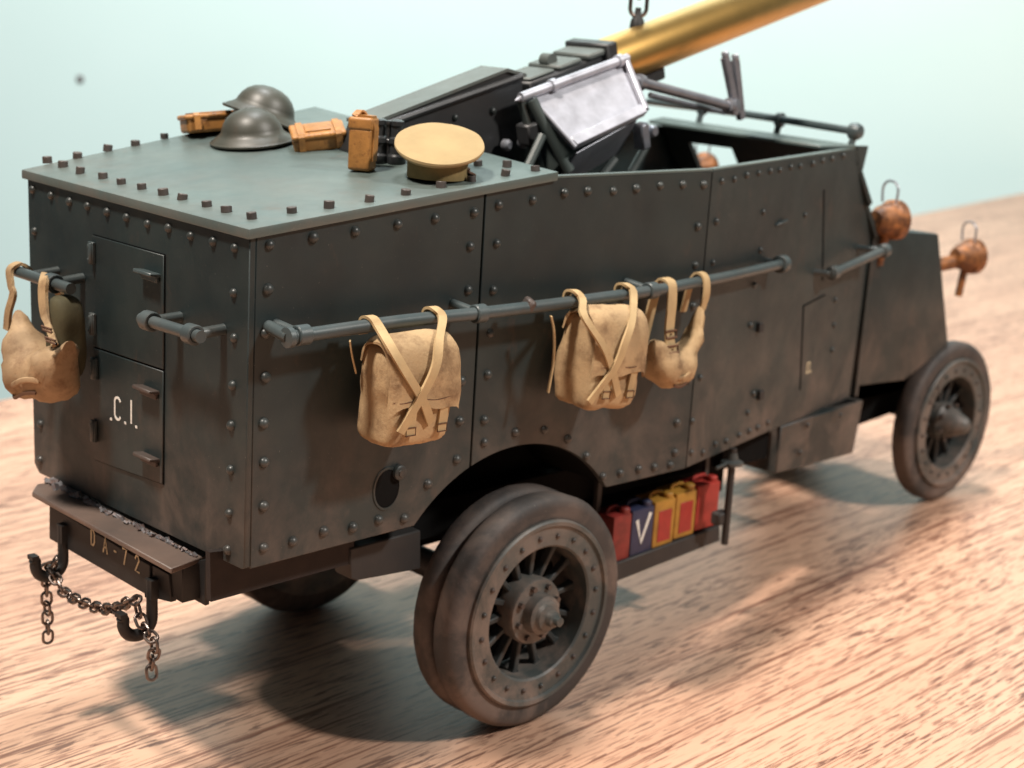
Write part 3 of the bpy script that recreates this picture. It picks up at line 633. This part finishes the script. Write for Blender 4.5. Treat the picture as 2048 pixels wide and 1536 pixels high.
# shield box on the near side: bare metal lid over a green body
def S(u, v, y): return P(u, v, 1, y)
la, lb, lc, ld = S(1058, 192, 2.05), S(1247, 122, 2.05), S(1292, 228, 1.35), S(1150, 296, 1.35)
nrm = (lb - la).cross(ld - la).normalized()
if nrm.z < 0: nrm = -nrm
b = B(); b.hexa([la, lb, lc, ld], [p - nrm * .07 for p in (la, lb, lc, ld)]); SH = b.done('shield_lid', 'silver', G, .012, 1)
def bar(a, c, r, nm='lid_rail', mat='silver'): return B().tube([a, c], r, 12).done(nm, mat, SH)
up = nrm * .06
bar(la + up + (la - lb) * .10, lb + up + (lb - la) * .02, .075); bar(lb + up, lc + up * .6 + (lb - lc) * .05, .055)
b = B(); wv = (la - ld).normalized() * .17; b.hexa([ld + up * .2, lc + up * .2, lc + wv + up * .2, ld + wv + up * .2], [p + nrm * .07 for p in (ld + up * .2, lc + up * .2, lc + wv + up * .2, ld + wv + up * .2)]); b.done('lid_flange', 'silver', SH, .015, 1)
bar(la + up * .5 - (la - ld) * .02, ld + up * .5, .035)
for t in (.22, .93): B().lathe([(.075, -.06), (.105, -.05), (.105, .05), (.075, .06)], (la * (1 - t) + lb * t) + up, lb - la, 14).done('rail_collar', 'silver', SH)
# tip at the left end of the top rail
B().lathe([(.005, 0), (.08, .16), (.08, .3)], la + (la - lb).normalized() * .32 + up * .4, lb - la, 10).done('rail_tip', 'silver', SH)
# body under the lid
dn = Vector((.1, .25, -.95)); dn2 = Vector((.0, .1, -.75))
ba, bb_, bc, bd = [p - nrm * .09 for p in (la, lb, lc, ld)]
low = [ba + Vector((.2, .1, -1.5)), bb_ + Vector((.1, .1, -1.5)), bc + Vector((-.15, .55, -.55)), bd + Vector((-.05, .55, -.6))]
ins = lambda q, c, k: c + (q - c) * k
cc = (ba + bb_ + bc + bd) / 4
b = B(); b.hexa([ins(p, cc, .94) for p in (ba, bb_, bc, bd)], low); b.done('shield_box', 'boxgreen', G, .02, 1)
fpn = [bd + Vector((.12, .02, -.03)), bc + Vector((-.1, .02, -.03)), bc + Vector((-.05, .4, -.62)), bd + Vector((.05, .4, -.66))]
b = B(); b.hexa(fpn, [p + Vector((0, .06, -.01)) for p in fpn]); b.done('front_panel', 'steel', G, .01, 1)
# strut down the left end, hinge block on the right, foot rods
b = B(); q0, q1 = S(1062, 200, 1.95), S(1138, 342, 1.6); b.tube([q0, q1], .10, 10); b.tube([q0 + Vector((-.12, .1, 0)), q1 + Vector((-.25, .3, -.1))], .07, 8); b.done('strut', 'boxgreen', G)
b = B(); b.box(S(1283, 272, 1.5), (.20, .22, .42), Euler((0, R(-15), 0))); b.lathe([(.1, -.12), (.1, .12)], S(1300, 262, 1.5), Y, 10); b.done('hinge_block', 'steel', G, .03, 1)
for a_, c_ in (((1292, 292), (1262, 345)), ((1230, 318), (1205, 350)), ((1085, 270), (1050, 345))): B().tube([S(*a_, 1.7), S(*c_, 1.7)], .07, 8).done('strut', 'boxgreen', G)
B().box(S(1068, 262, 2.0), (.5, .3, .32), Euler((0, R(-15), 0))).done('trigger_box', 'gun', G, .03, 1)
for uv in ((1012, 290), (1045, 285)): B().lathe([(.04, -.06), (.09, -.03), (.09, .05), (.05, .09)], S(uv[0], uv[1], 2.2), NY, 12).done('control_knob', 'steel', G)
B().lathe([(.55, 0), (.55, .12), (.35, .16), (.35, .5), (0, .5)], (7.0, 2.3, 7.2), Z, 24).done('traverse_ring', 'gun', G)
# sight arm with its fork
q0, q1 = S(1262, 160, 1.9), S(1466, 214, 1.9)
SA = B().tube([q0, q1], .085, 12).done('sight_arm', 'steel', G)
dd_ = (q1 - q0).normalized()
for t in (.08, .96): B().lathe([(.085, -.07), (.13, -.06), (.13, .06), (.085, .07)], q0 + (q1 - q0) * t, dd_, 14).done('arm_collar', 'steel', SA)
for (a1, a2), (b1, b2) in (((1450, 115), (1468, 205)), ((1470, 120), (1482, 238))):
    b = B(); u0, u1 = S(a1, a2, 1.9), S(b1, b2, 1.9); b.ribbon([u0, u1], (.13, .0, .02), .10); b.lathe([(.055, 0), (.07, .06), (.05, .1)], u0, Z, 8); b.done('sight_prong', 'steel', SA)
B().lathe([(.05, -.1), (.14, -.08), (.14, .08), (.05, .1)], S(1466, 214, 1.9), Vector((.2, -1, 0)), 14).done('sight_pivot', 'steel', SA)
B().tube([S(1300, 190, 2.3), S(1450, 225, 2.5)], .05, 8).done('sight_arm', 'steel', G)
# lifting chain rising from the barrel
CH = thing('lifting_chain', P(1273, 52, 1, yg + .1), 'short dark chain rising from a lug on the brass barrel', 'chain')
def torus(c, a, t1, t2, lx, lz, r, name, parent, mat='chain'):
    """stadium-shaped chain link; t1: long axis, t2: short axis"""
    t1 = Vector(t1).normalized(); t2 = Vector(t2); t2 = (t2 - t1 * t2.dot(t1)).normalized(); c = Vector(c)
    pts = [c + t1 * (lx - lz if math.cos(s) >= 0 else -(lx - lz)) * 1 + t1 * lz * math.cos(s) + t2 * lz * math.sin(s) for s in [2 * math.pi * (k + .5) / 20 for k in range(20)]]
    return B().tube(pts, r, 8, True).done(name, mat, parent)
p = P(1274, 52, 1, yg + .1); B().lathe([(.10, -.25), (.13, -.05), (.11, .1), (.06, .16), (.05, .3)], p, Z, 12).done('lug', 'hook', CH)
for i in range(4):
    q = p + Vector((0, 0, .36 + .30 * i)); t2 = Vector((.8, -.6, 0)) if i % 2 == 0 else Vector((.6, .8, 0)); torus(q, 0, Z, t2, .21, .14, .035, 'chain_link', CH)

# ------------------------------------------------------------------ tow chain on the hooks
TC = thing('tow_chain', h1, 'thin dark chain draped between the two rear tow hooks with loose ends', 'chain')
def chain(pts, r=.021, step=.135, lx=.10, lz=.068, ph=0):
    path = spl([Vector(p) for p in pts], 24); acc = 0; last = path[0]; k = ph; out = [path[0]]
    for q in path[1:]:
        acc += (q - last).length; last = q
        if acc >= step: out.append(q); acc = 0
    for i in range(len(out) - 1):
        c = (out[i] + out[i + 1]) / 2; t = (out[i + 1] - out[i]).normalized(); vd = (CV - c).normalized(); sd = t.cross(vd).normalized()
        a = R((18 if (i + ph) % 2 == 0 else 108) + random.uniform(-14, 14)); t2 = sd * math.cos(a) + vd * math.sin(a)
        torus(c, 0, t, t2, lx, lz, r, 'chain_link', TC)
xc = h1.x
CP = lambda u, v, x=xc: P(u, v, 0, x)
chain([CP(112, 1118), CP(100, 1135), CP(94, 1160), CP(93, 1190), CP(95, 1230), CP(96, 1285)], ph=1)
chain([CP(88, 1132), CP(112, 1158), CP(125, 1182), CP(150, 1198), CP(178, 1210), CP(208, 1218), CP(235, 1216), CP(256, 1204), CP(272, 1198), CP(284, 1214)])
chain([CP(274, 1210), CP(280, 1236), CP(292, 1262), CP(308, 1280), CP(309, 1305), CP(302, 1330), CP(306, 1368)], ph=1)

# ------------------------------------------------------------------ fuel cans under the body
def can(u0, u1, vt, vb, mat, label, panel=None, mark=None, handle=None):
    yy = .55; p0 = P(u0, vb[0], 1, yy); p1 = P(u1, vb[1], 1, yy); t0 = P(u0, vt, 1, yy); z0 = p0.z; zt = z0 + .80; wx = p1.x - p0.x
    t = thing('fuel_can', Vector(((p0.x + p1.x) / 2, yy + .22, z0)), label, 'fuel can', 'row of fuel cans on the board below the body')
    B().box(((p0.x + p1.x) / 2, yy + .24, z0 + .40), (wx * 1.0, .48, .80)).done('can_body', mat, t, .04, 2)
    B().tube(spl([(p0.x + wx * .2, yy + .24, zt - .02), (p0.x + wx * .28, yy + .24, zt + .07), (p0.x + wx * .72, yy + .24, zt + .07), (p0.x + wx * .8, yy + .24, zt - .02)], 4), .035, 8).done('carry_handle', handle or mat, t)
    B().lathe([(.09, 0), (.09, .07), (.07, .09), (0, .09)], (p0.x + wx * .8, yy + .1, zt), Z, 12).done('can_cap', handle or mat, t)
    if panel: B().box(((p0.x + p1.x) / 2, yy - .004, z0 + .36), (wx * .62, .012, .54)).done('can_panel', panel, t, .02, 1)
    if mark:
        b = B(); b.strokes([[(-.15, .18), (-.03, -.2), (.16, .26)]], ((p0.x + p1.x) / 2, yy, z0 + .42), X, Z, .075, .008, NY); b.done('mark', 'white', t)
    return t
can(1222, 1258, 1012, (1130, 1116), 'dred', 'dark red fuel can nearest the rear wheel')
can(1259, 1303, 1005, (1116, 1098), 'blue', 'dark blue fuel can marked with a white V', None, True)
can(1304, 1346, 985, (1098, 1080), 'yellow', 'yellow-edged fuel can with red panel beside the blue can', 'red')
can(1347, 1388, 975, (1080, 1063), 'yellow', 'yellow-edged fuel can with red panel beside the plain red can', 'red')
can(1389, 1434, 960, (1063, 1045), 'red', 'plain bright red fuel can nearest the support jack')

# ------------------------------------------------------------------ satchels on the side rail
def quilt(b, cx, cy, cz, wx, wy, wz, nx_=10, ny_=6, nz_=10, e=4, fn=None):
    """rounded closed sack: a cube grid pushed onto a superellipsoid"""
    vm = {}
    def vert(i, j, k):
        key = (i, j, k)
        if key not in vm:
            a, c, d = 2 * i / nx_ - 1, 2 * j / ny_ - 1, 2 * k / nz_ - 1
            m = (abs(a) ** e + abs(c) ** e + abs(d) ** e) ** (1 / e); mx = max(abs(a), abs(c), abs(d)); s = mx / m if m else 0
            v = Vector((a * s, c * s, d * s)); 
            if fn: v = fn(v)
            vm[key] = b.bm.verts.new((cx + v.x * wx / 2, cy + v.y * wy / 2, cz + v.z * wz / 2))
        return vm[key]
    for k in (0, nz_):
        for i in range(nx_):
            for j in range(ny_): b.bm.faces.new([vert(i, j, k), vert(i + 1, j, k), vert(i + 1, j + 1, k), vert(i, j + 1, k)])
    for j in (0, ny_):
        for i in range(nx_):
            for k in range(nz_): b.bm.faces.new([vert(i, j, k), vert(i + 1, j, k), vert(i + 1, j, k + 1), vert(i, j, k + 1)])
    for i in (0, nx_):
        for j in range(ny_):
            for k in range(nz_): b.bm.faces.new([vert(i, j, k), vert(i, j + 1, k), vert(i, j + 1, k + 1), vert(i, j, k + 1)])
    return b
def satchel(cpx, w_, h_, d_, label, railpx, strapuv, tilt=0, seed=0):
    yb = -.55; c = P(cpx[0], cpx[1], 1, yb)
    t = thing('satchel', c, label, 'satchel', 'canvas satchels hung on the long side rail')
    rot = Matrix.Rotation(R(tilt), 3, 'Y')
    def W(x, y, z): return c + rot @ Vector((x * w_ / 2, y * d_ / 2, z * h_ / 2))
    def sag(v):
        k = (1 - v.z) / 2; bul = .90 + .12 * math.sin(math.pi * min(1, k * .75 + .08)); return Vector((v.x * (.97 + .03 * math.sin(4 * v.z + seed)), v.y * bul * (1 - .18 * max(0, v.z)), v.z * (1 if v.z < 0 else .95)))
    b = B(); quilt(b, 0, 0, 0, 2, 2, 2, 16, 10, 16, 9, sag)
    for v in b.bm.verts: v.co = W(*v.co)
    b.done('bag_body', 'canvas', t, jit=.04, jsc=2.6)
    # flap: over the top and down the front
    path = [(.84, .70), (.62, 1.0), (.1, 1.10), (-.5, 1.12), (-1.0, .95), (-1.24, .55), (-1.30, .15), (-1.30, -.22)]
    b = B(); rs = []; N = 14; pp = spl([Vector((0, a, z)) for a, z in path], 4)
    for j in range(N + 1):
        x = -1.05 + 2.1 * j / N; rs.append([(x, q) for q in pp])
    top, bot = [], []
    for j, r in enumerate(rs):
        t1, t2 = [], []
        for i, (x, q) in enumerate(r):
            ed = abs(x) ** 8; fr_ = i / (len(r) - 1); yy = q.y * (1 - .10 * ed); zz = q.z - .10 * ed - (.06 * math.sin(3 * x + seed) if fr_ > .85 else 0)
            wv = .035 * math.sin(7 * x + 4 * fr_ + seed)
            t1.append(b.bm.verts.new(W(x * (1 + .04 * fr_), yy + wv * .5 - .0, zz))); t2.append(b.bm.verts.new(W(x * .995 * (1 + .04 * fr_), yy * .90 + wv * .5, zz * .965)))
        top.append(t1); bot.append(t2)
    n = len(pp)
    for j in range(N):
        for i in range(n - 1):
            b.bm.faces.new((top[j][i], top[j + 1][i], top[j + 1][i + 1], top[j][i + 1])); b.bm.faces.new((bot[j][i], bot[j][i + 1], bot[j + 1][i + 1], bot[j + 1][i]))
        b.bm.faces.new((top[j][0], bot[j][0], bot[j + 1][0], top[j + 1][0])); b.bm.faces.new((top[j][-1], top[j + 1][-1], bot[j + 1][-1], bot[j][-1]))
    for i in range(n - 1):
        b.bm.faces.new((top[0][i], top[0][i + 1], bot[0][i + 1], bot[0][i])); b.bm.faces.new((top[-1][i], bot[-1][i], bot[-1][i + 1], top[-1][i + 1]))
    FL = b.done('flap', 'canvas', t, jit=.022, jsc=3.0)
    # stitched hem line on the flap
    b = B(); b.tube([W(x / 6, -1.295 + .13 * abs(x / 6) ** 8, -.06 - .02 * math.sin(x)) for x in range(-6, 7)], .008, 6); b.done('hem', 'bagdark', FL)
    # closing tabs with buckles
    for x in (-.42, .55):
        b = B(); b.ribbon([W(x, -1.20, -.18), W(x + .02, -1.13, -.42), W(x - .01, -1.12, -.74)], rot @ Vector((.13, 0, 0)), .03); tb = b.done('tab', 'strap', t)
        b = B(); bu = W(x, -1.18, -.66); b.tube([bu + rot @ Vector((a, 0, z)) for a, z in ((-.075, -.05), (.075, -.05), (.075, .05), (-.075, .05))], .010, 6, True); b.done('buckle', 'bagdark', tb)
    # shoulder straps: over the rail, crossing on the front
    for i, (ru, rv) in enumerate(railpx):
        rp_ = P(ru, rv, 1, -.45); rx, rz = rp_.x, rp_.z; s_ = 1 if i == 0 else -1
        front = strapuv[i]; yf_ = c.y - d_ / 2 * 1.36
        a = [Vector((rx, -.34, rz - .10)), Vector((rx, -.34, rz + .06)), Vector((rx, -.40, rz + .125)), Vector((rx + .02, -.50, rz + .115)), Vector((rx + .04, -.60, rz + .02))]
        a += [P(u, v, 1, yf_ + (.12 if k == 0 else 0) - .03 * i + (.08 if k == len(front) - 1 else 0)) for k, (u, v) in enumerate(front)]
        b = B(); b.ribbon(spl(a, 5), rot @ Vector((.14, 0, .0)), .035); b.done('strap', 'strap', t)
    # loose strap end behind
    if seed:
        b = B(); b.ribbon(spl([P(u, v, 1, -.55) for u, v in ((1102, 632), (1108, 665), (1107, 720), (1096, 785))], 5), Vector((.03, .06, 0)), .02); b.done('loose_strap', 'strap', t)
    else:
        b = B(); b.ribbon(spl([P(u, v, 1, -.30) for u, v in ((700, 682), (704, 710), (712, 745))], 4), Vector((.05, .06, 0)), .02); b.done('loose_strap', 'strap', t)
    return t
satchel((811, 777), 1.06, 1.32, .70, 'tan canvas satchel with crossed straps, alone at the rear end of the side rail', [(738, 655), (864, 636)], [[(779, 690), (812, 745), (845, 800), (862, 845)], [(878, 680), (872, 730), (850, 780), (800, 866)]], 2, 0)
satchel((1197, 714), 1.04, 1.36, .74, 'tan canvas satchel with crossed straps, directly beside the drooping haversack', [(1145, 600), (1247, 586)], [[(1168, 632), (1205, 690), (1222, 730), (1236, 790)], [(1264, 640), (1252, 680), (1230, 735), (1178, 805)]], 6, 2.2)

# ------------------------------------------------------------------ drooping haversacks
def haversack(c, ax, out, s, label, mats, rail, strapL, strapR, flip=1, hh=.62, grp='drooping haversacks on the rails'):
    """crescent pouch: sections swept along ax; out: direction away from the plate"""
    c = Vector(c); ax = Vector(ax).normalized(); out = Vector(out).normalized()
    t = thing('haversack', c, label, 'haversack', grp)
    rs = []; N = 22; n = 20
    for i in range(N + 1):
        u = -1 + 2 * i / N
        horn = max(0, u * flip); top = .10 + hh * horn ** 2.2 + .16 * max(0, -u * flip) ** 2
        bot = -.56 * math.sqrt(max(0, 1 - (abs(u) ** 2.6) * (.98 if u * flip < 0 else .70))) + (.10 if u * flip > 0 else 0) * abs(u) + (.72 * hh * horn ** 3)
        hz = max(.07, (top - bot) / 2); mz = (top + bot) / 2; dy = .34 * max(.28, (1 - abs(u) ** 3.0) ** .5)
        r = []
        for k in range(n):
            a = 2 * math.pi * k / n; ca, sa = math.cos(a), math.sin(a); e = 2 / 2.7
            x = math.copysign(abs(ca) ** e, ca) * dy; z = math.copysign(abs(sa) ** e, sa) * hz
            r.append(c + ax * (u * .62 * s + .05 * math.sin(3 * z)) + out * x * s * (1 - .25 * max(0, sa)) + Z * (z + mz) * s)
        rs.append(r)
    b = B(); b.rings(rs); BD = b.done('bag_body', mats[0], t, jit=.10 * s, jsc=2.6 / s)
    # flap edge folded over the front
    b = B(); fp = []
    for i in range(12):
        u = -.62 + 1.2 * i / 11; fp.append(c + ax * u * .60 * s + out * .345 * s * (1 - 1.1 * u * u) + Z * (-.10 - .22 * (1 - u * u) + .06 * math.sin(5 * u)) * s)
    b.tube(fp, .035 * s, 8, False, .6); b.done('flap_edge', mats[0], BD)
    b = B(); fp2 = [q - Z * .16 * s - out * .03 * s for q in fp[2:-1]]; b.tube(fp2, .022 * s, 8, False, .6); b.done('fold', mats[1], BD)
    # straps
    for pts, wd, mt in (strapL, strapR):
        b = B(); b.ribbon(spl([Vector(q) for q in pts], 6), ax * wd, .04 * s); sp = b.done('strap', mt, t)
    q = [Vector(k) for k in strapL[0]][-2:]; d = (q[1] - q[0]).normalized()
    for tt in (.1, .75):
        pb_ = q[0].lerp(q[1], tt) + out * .035; B().box(pb_, (.02, .02, .02)).done('stud', mats[1], t)
        b = B(); wv = ax * strapL[1] * .62
        b.tube([pb_ - wv - d * .05, pb_ + wv - d * .05, pb_ + wv + d * .05, pb_ - wv + d * .05], .018, 6, True); b.done('buckle', mats[1], t)
    return t
# on the side rail
yr_ = lambda u, v: P(u, v, 2, 6.24)
c = P(1347, 705, 1, -.50); ra = yr_(1330, 575); rb_ = yr_(1398, 563)
sl = [ra + Vector((-.12, .26, -1.0)), ra + Vector((-.02, .16, -.1)), ra + Vector((0, .08, .1)), ra + Vector((.0, -.02, .125)), ra + Vector((.0, -.12, .06)), ra + Vector((-.02, -.17, -.2)), ra + Vector((-.06, -.20, -.62)), ra + Vector((-.08, -.30, -.95))]
sr = [rb_ + Vector((-.05, .22, -.5)), rb_ + Vector((-.02, .14, -.05)), rb_ + Vector((0, .04, .125)), rb_ + Vector((.02, -.10, .08)), rb_ + Vector((.02, -.15, -.15)), rb_ + Vector((.0, -.10, -.42)), c + Vector((.55, .02, .52))]
haversack(c, (1, .05, -.02), (0, -1, 0), .88, 'tan drooping haversack with wide strap, foremost bag on the side rail', ('canvas', 'bagdark'), None, (sl, .20, 'strap'), (sr, .14, 'strap'), 1)
# on the rear rail, far corner
xr = -.66; p0, p1 = RAILREAR; ax = (p1 - p0).normalized()
c = P(84, 708, 0, xr); Q = lambda u, v, x: P(u, v, 0, x)
sl = [Q(120, 590, -.20), Q(104, 556, -.30), Q(92, 550, -.42), Q(88, 560, -.55), Q(86, 590, -.60), Q(90, 630, -.66), Q(98, 655, -.76), Q(110, 690, -.92)]
sr = [Q(66, 552, -.22), Q(52, 533, -.34), Q(36, 528, -.44), Q(20, 540, -.55), Q(22, 570, -.60), Q(26, 590, -.62), Q(17, 625, -.64), Q(14, 660, -.66)]
HV = haversack(c, ax, (-1, 0, 0), 1.12, 'stained brown haversack hanging on the rear rail at the far corner', ('oldbag', 'bagdark'), None, (sl, .20, 'canvas'), (sr, .15, 'canvas'), -1, .34)
b = B(); quilt(b, 0, 0, 0, 2, 2, 2, 8, 8, 8, 4); mid = Q(132, 672, -.40)
for v in b.bm.verts: v.co = mid + Vector((v.co.x * .20, v.co.y * .24, v.co.z * .56))
b.done('gusset', 'bagside', HV, jit=.03)

# ------------------------------------------------------------------ gear on the roof
def helmet(c, nrm, label, spin=0):
    c = Vector(c); nrm = Vector(nrm).normalized(); t = thing('steel_helmet', c, label, 'helmet', 'brodie-type steel helmets'.replace('brodie-type ', 'round-brimmed '))
    pr = [(.60, .0), (.605, .03), (.56, .075), (.50, .115), (.455, .155), (.44, .205), (.41, .285), (.35, .37), (.26, .44), (.14, .485), (.0, .50)]
    inn = [(r * .96, h - .025) for r, h in pr[1:]]
    B().lathe(pr + inn[::-1], c, nrm, 48, False).done('shell', 'helmet', t)
    B().lathe([(.60, -.006), (.622, .01), (.622, .03), (.60, .045)], c, nrm, 48, True).done('brim_edge', 'helmet', t)
    return t
ph = roofpx(506, 286); nr = Vector((-.13, 0, 1)).normalized()
helmet(ph + nr * .012, nr, 'steel helmet lying flat on the roof, the lower of the two')
p2 = PN(524, 238, ph + Vector((.35, .45, .30)), ray(512, 226)); helmet(p2, Vector((.16, -.30, 1)).cross(Vector((0, 0, 1))) * .0 + Vector((.30, -.12, 1)), 'steel helmet tipped and resting on the other helmet')
def leather(c, size, rot, label, kind='flat'):
    t = thing('leather_case', c, label, 'leather case', 'orange leather cases on the roof'); c = Vector(c); q = rot.to_matrix()
    sx, sy, sz = size
    b = B(); b.box(c - (rot.to_matrix() @ Vector((0, 0, sz * .08)) if kind == 'up' else Vector((0, 0, 0))), (sx, sy, sz * (.84 if kind == 'up' else .72)), rot); b.done('case_body', 'leather', t, .05, 3)
    up_ = q @ Vector((0, 0, 1)); xx = q @ Vector((1, 0, 0)); yy = q @ Vector((0, 1, 0))
    B().box(c + up_ * sz * .42, (sx * 1.06, sy * 1.08, sz * .26), rot).done('case_lid', 'leather', t, .045, 3)
    if kind == 'flat':
        B().box(c + up_ * sz * .57, (sx * .50, sy * .56, sz * .12), rot).done('lid_panel', 'leather', t, .03, 2)
        for k in (-.34, .38): B().ribbon([c + xx * sx * k - yy * sy * .57 - up_ * sz * .2, c + xx * sx * k - yy * sy * .565 + up_ * sz * .5, c + xx * sx * k - yy * sy * .5 + up_ * sz * .585, c + xx * sx * k + yy * sy * .5 + up_ * sz * .585, c + xx * sx * k + yy * sy * .57 + up_ * sz * .4], xx * .09, .025).done('strap', 'leather', t)
        B().tube(spl([c + xx * sx * .5 - yy * .1, c + xx * sx * .66 + yy * .02, c + xx * sx * .7 + yy * .14 - up_ * .05], 4), .05, 8).done('strap_end', 'leather', t)
    else:
        B().ribbon([c - yy * sy * .53 - up_ * sz * .30, c - yy * sy * .56 + up_ * sz * .33, c - yy * sy * .45 + up_ * sz * .57, c + yy * sy * .3 + up_ * sz * .58], xx * .16, .03).done('strap', 'leather', t)
        B().ribbon(spl([c + xx * sx * .2 + up_ * sz * .56, c + xx * sx * .0 + up_ * sz * .66 + yy * .05, c - xx * sx * .3 + up_ * sz * .56 + yy * .1], 4), yy * .1, .03).done('carry_loop', 'leather', t)
        for k in range(5): B().lathe([(.025, 0), (.02, .02), (0, .025)], c + xx * sx * .51 - yy * sy * (.25 - .1 * (k % 2)) + up_ * sz * (-.3 + .12 * k), xx, 8).done('stud', 'brass', t)
    return t
pc_ = roofpx(636, 296); leather(pc_ + Vector((0, 0, .13)), (.74, .46, .30), Euler((R(16), R(-9), R(-32))), 'orange leather case lying on its side beside the helmets')
ps = roofpx(722, 345); leather(ps + Vector((.06, .06, .36)), (.27, .32, .68), Euler((0, R(1), R(30))), 'orange leather case standing upright by the binoculars', 'up')
pl = roofpx(452, 272); leather(pl + Vector((.0, .30, .15)), (.95, .55, .30), Euler((R(-6), R(-6), R(-20))), 'orange leather case half hidden behind the helmets')
# binoculars standing on end
pb_ = roofpx(776, 326); BI = thing('binoculars', pb_, 'small black field glasses standing on end behind the peaked cap', 'binoculars')
for dx, dy in ((-.07, .11), (.07, -.09)):
    B().lathe([(.12, 0), (.13, .02), (.13, .10), (.10, .13), (.095, .26), (.12, .28), (.12, .34), (.075, .37), (.07, .50), (.09, .52), (.09, .58), (.05, .60)], pb_ + Vector((dx, dy, 0)), Z, 18).done('barrel', 'binoc', BI)
B().box(pb_ + Vector((0, 0, .30)), (.10, .20, .08), Euler((0, 0, R(30)))).done('bridge', 'binoc', BI, .02, 1)
B().tube([pb_ + Vector((0, .01, .12)), pb_ + Vector((0, .01, .52))], .035, 10).done('centre_hinge', 'binoc', BI)
B().lathe([(.05, 0), (.06, .03), (.05, .06)], pb_ + Vector((0, .01, .52)), Z, 12).done('focus_wheel', 'binoc', BI)
# peaked cap
pk = roofpx(874, 357); CP_ = thing('peaked_cap', pk, 'khaki peaked cap with broad flat crown on the roof corner', 'cap')
vd = (CV - pk).normalized(); tn = (Z + Vector((vd.x, vd.y, 0)).normalized() * .36).normalized(); ctr = PN(879, 288, pk + Vector((.05, .07, .52)), vd)
ux_ = tn.cross(Z).normalized(); n = 48; vy = tn.cross(ux_)
def rg(c, r1, r2, tnv):
    a = tnv.cross(Vector((vd.x, vd.y, 0))).normalized(); b2 = tnv.cross(a); return [c + a * r1 * math.cos(2 * math.pi * k / n) + b2 * r2 * math.sin(2 * math.pi * k / n) for k in range(n)]
zz = Z
base = pk + Vector((.02, .02, .01)); m1 = base + Vector((0, 0, .30))
B().rings([rg(base, .40, .42, Z), rg(m1, .41, .43, (Z * .8 + tn * .2).normalized()), rg(m1 + (ctr - m1) * .35, .44, .47, (Z * .5 + tn * .5).normalized())]).done('cap_band', 'capband', CP_, jit=.012)
B().rings([rg(m1 + (ctr - m1) * .30, .44, .47, (Z * .5 + tn * .5).normalized()), rg(ctr - tn * .05, .585, .63, tn), rg(ctr - tn * .015, .605, .65, tn), rg(ctr + tn * .012, .60, .645, tn), rg(ctr + tn * .022, .56, .60, tn), rg(ctr + tn * .04, .30, .32, tn), rg(ctr + tn * .045, .02, .02, tn)]).done('cap_crown', 'cap', CP_, jit=.012)
b = B(); rt = Vector((vd.y, -vd.x, 0)).normalized() * -1
ang0 = math.atan2(.25, 1); pts = []
rs = []
for i in range(13):
    a = ang0 + R(-62 + 124 * i / 12); d = Vector((math.cos(a), math.sin(a), 0)); ex = .22 * math.cos((i - 6) / 6 * 1.45)
    q0 = base + d * .41 + Z * .10; q1 = base + d * (.41 + ex) + Z * (.10 - ex * .42); rs.append([q0 - Z * .015, q1 - Z * .01, q1 + Z * .01, q0 + Z * .02])
B().rings(rs).done('peak', 'bagdark', CP_)
b = B(); b.ribbon([base + Vector((math.cos(ang0 + R(a)), math.sin(ang0 + R(a)), 0)) * .425 + Z * .12 for a in range(-70, 71, 14)], Z * .05, .02); b.done('chin_strap', 'bagdark', CP_)
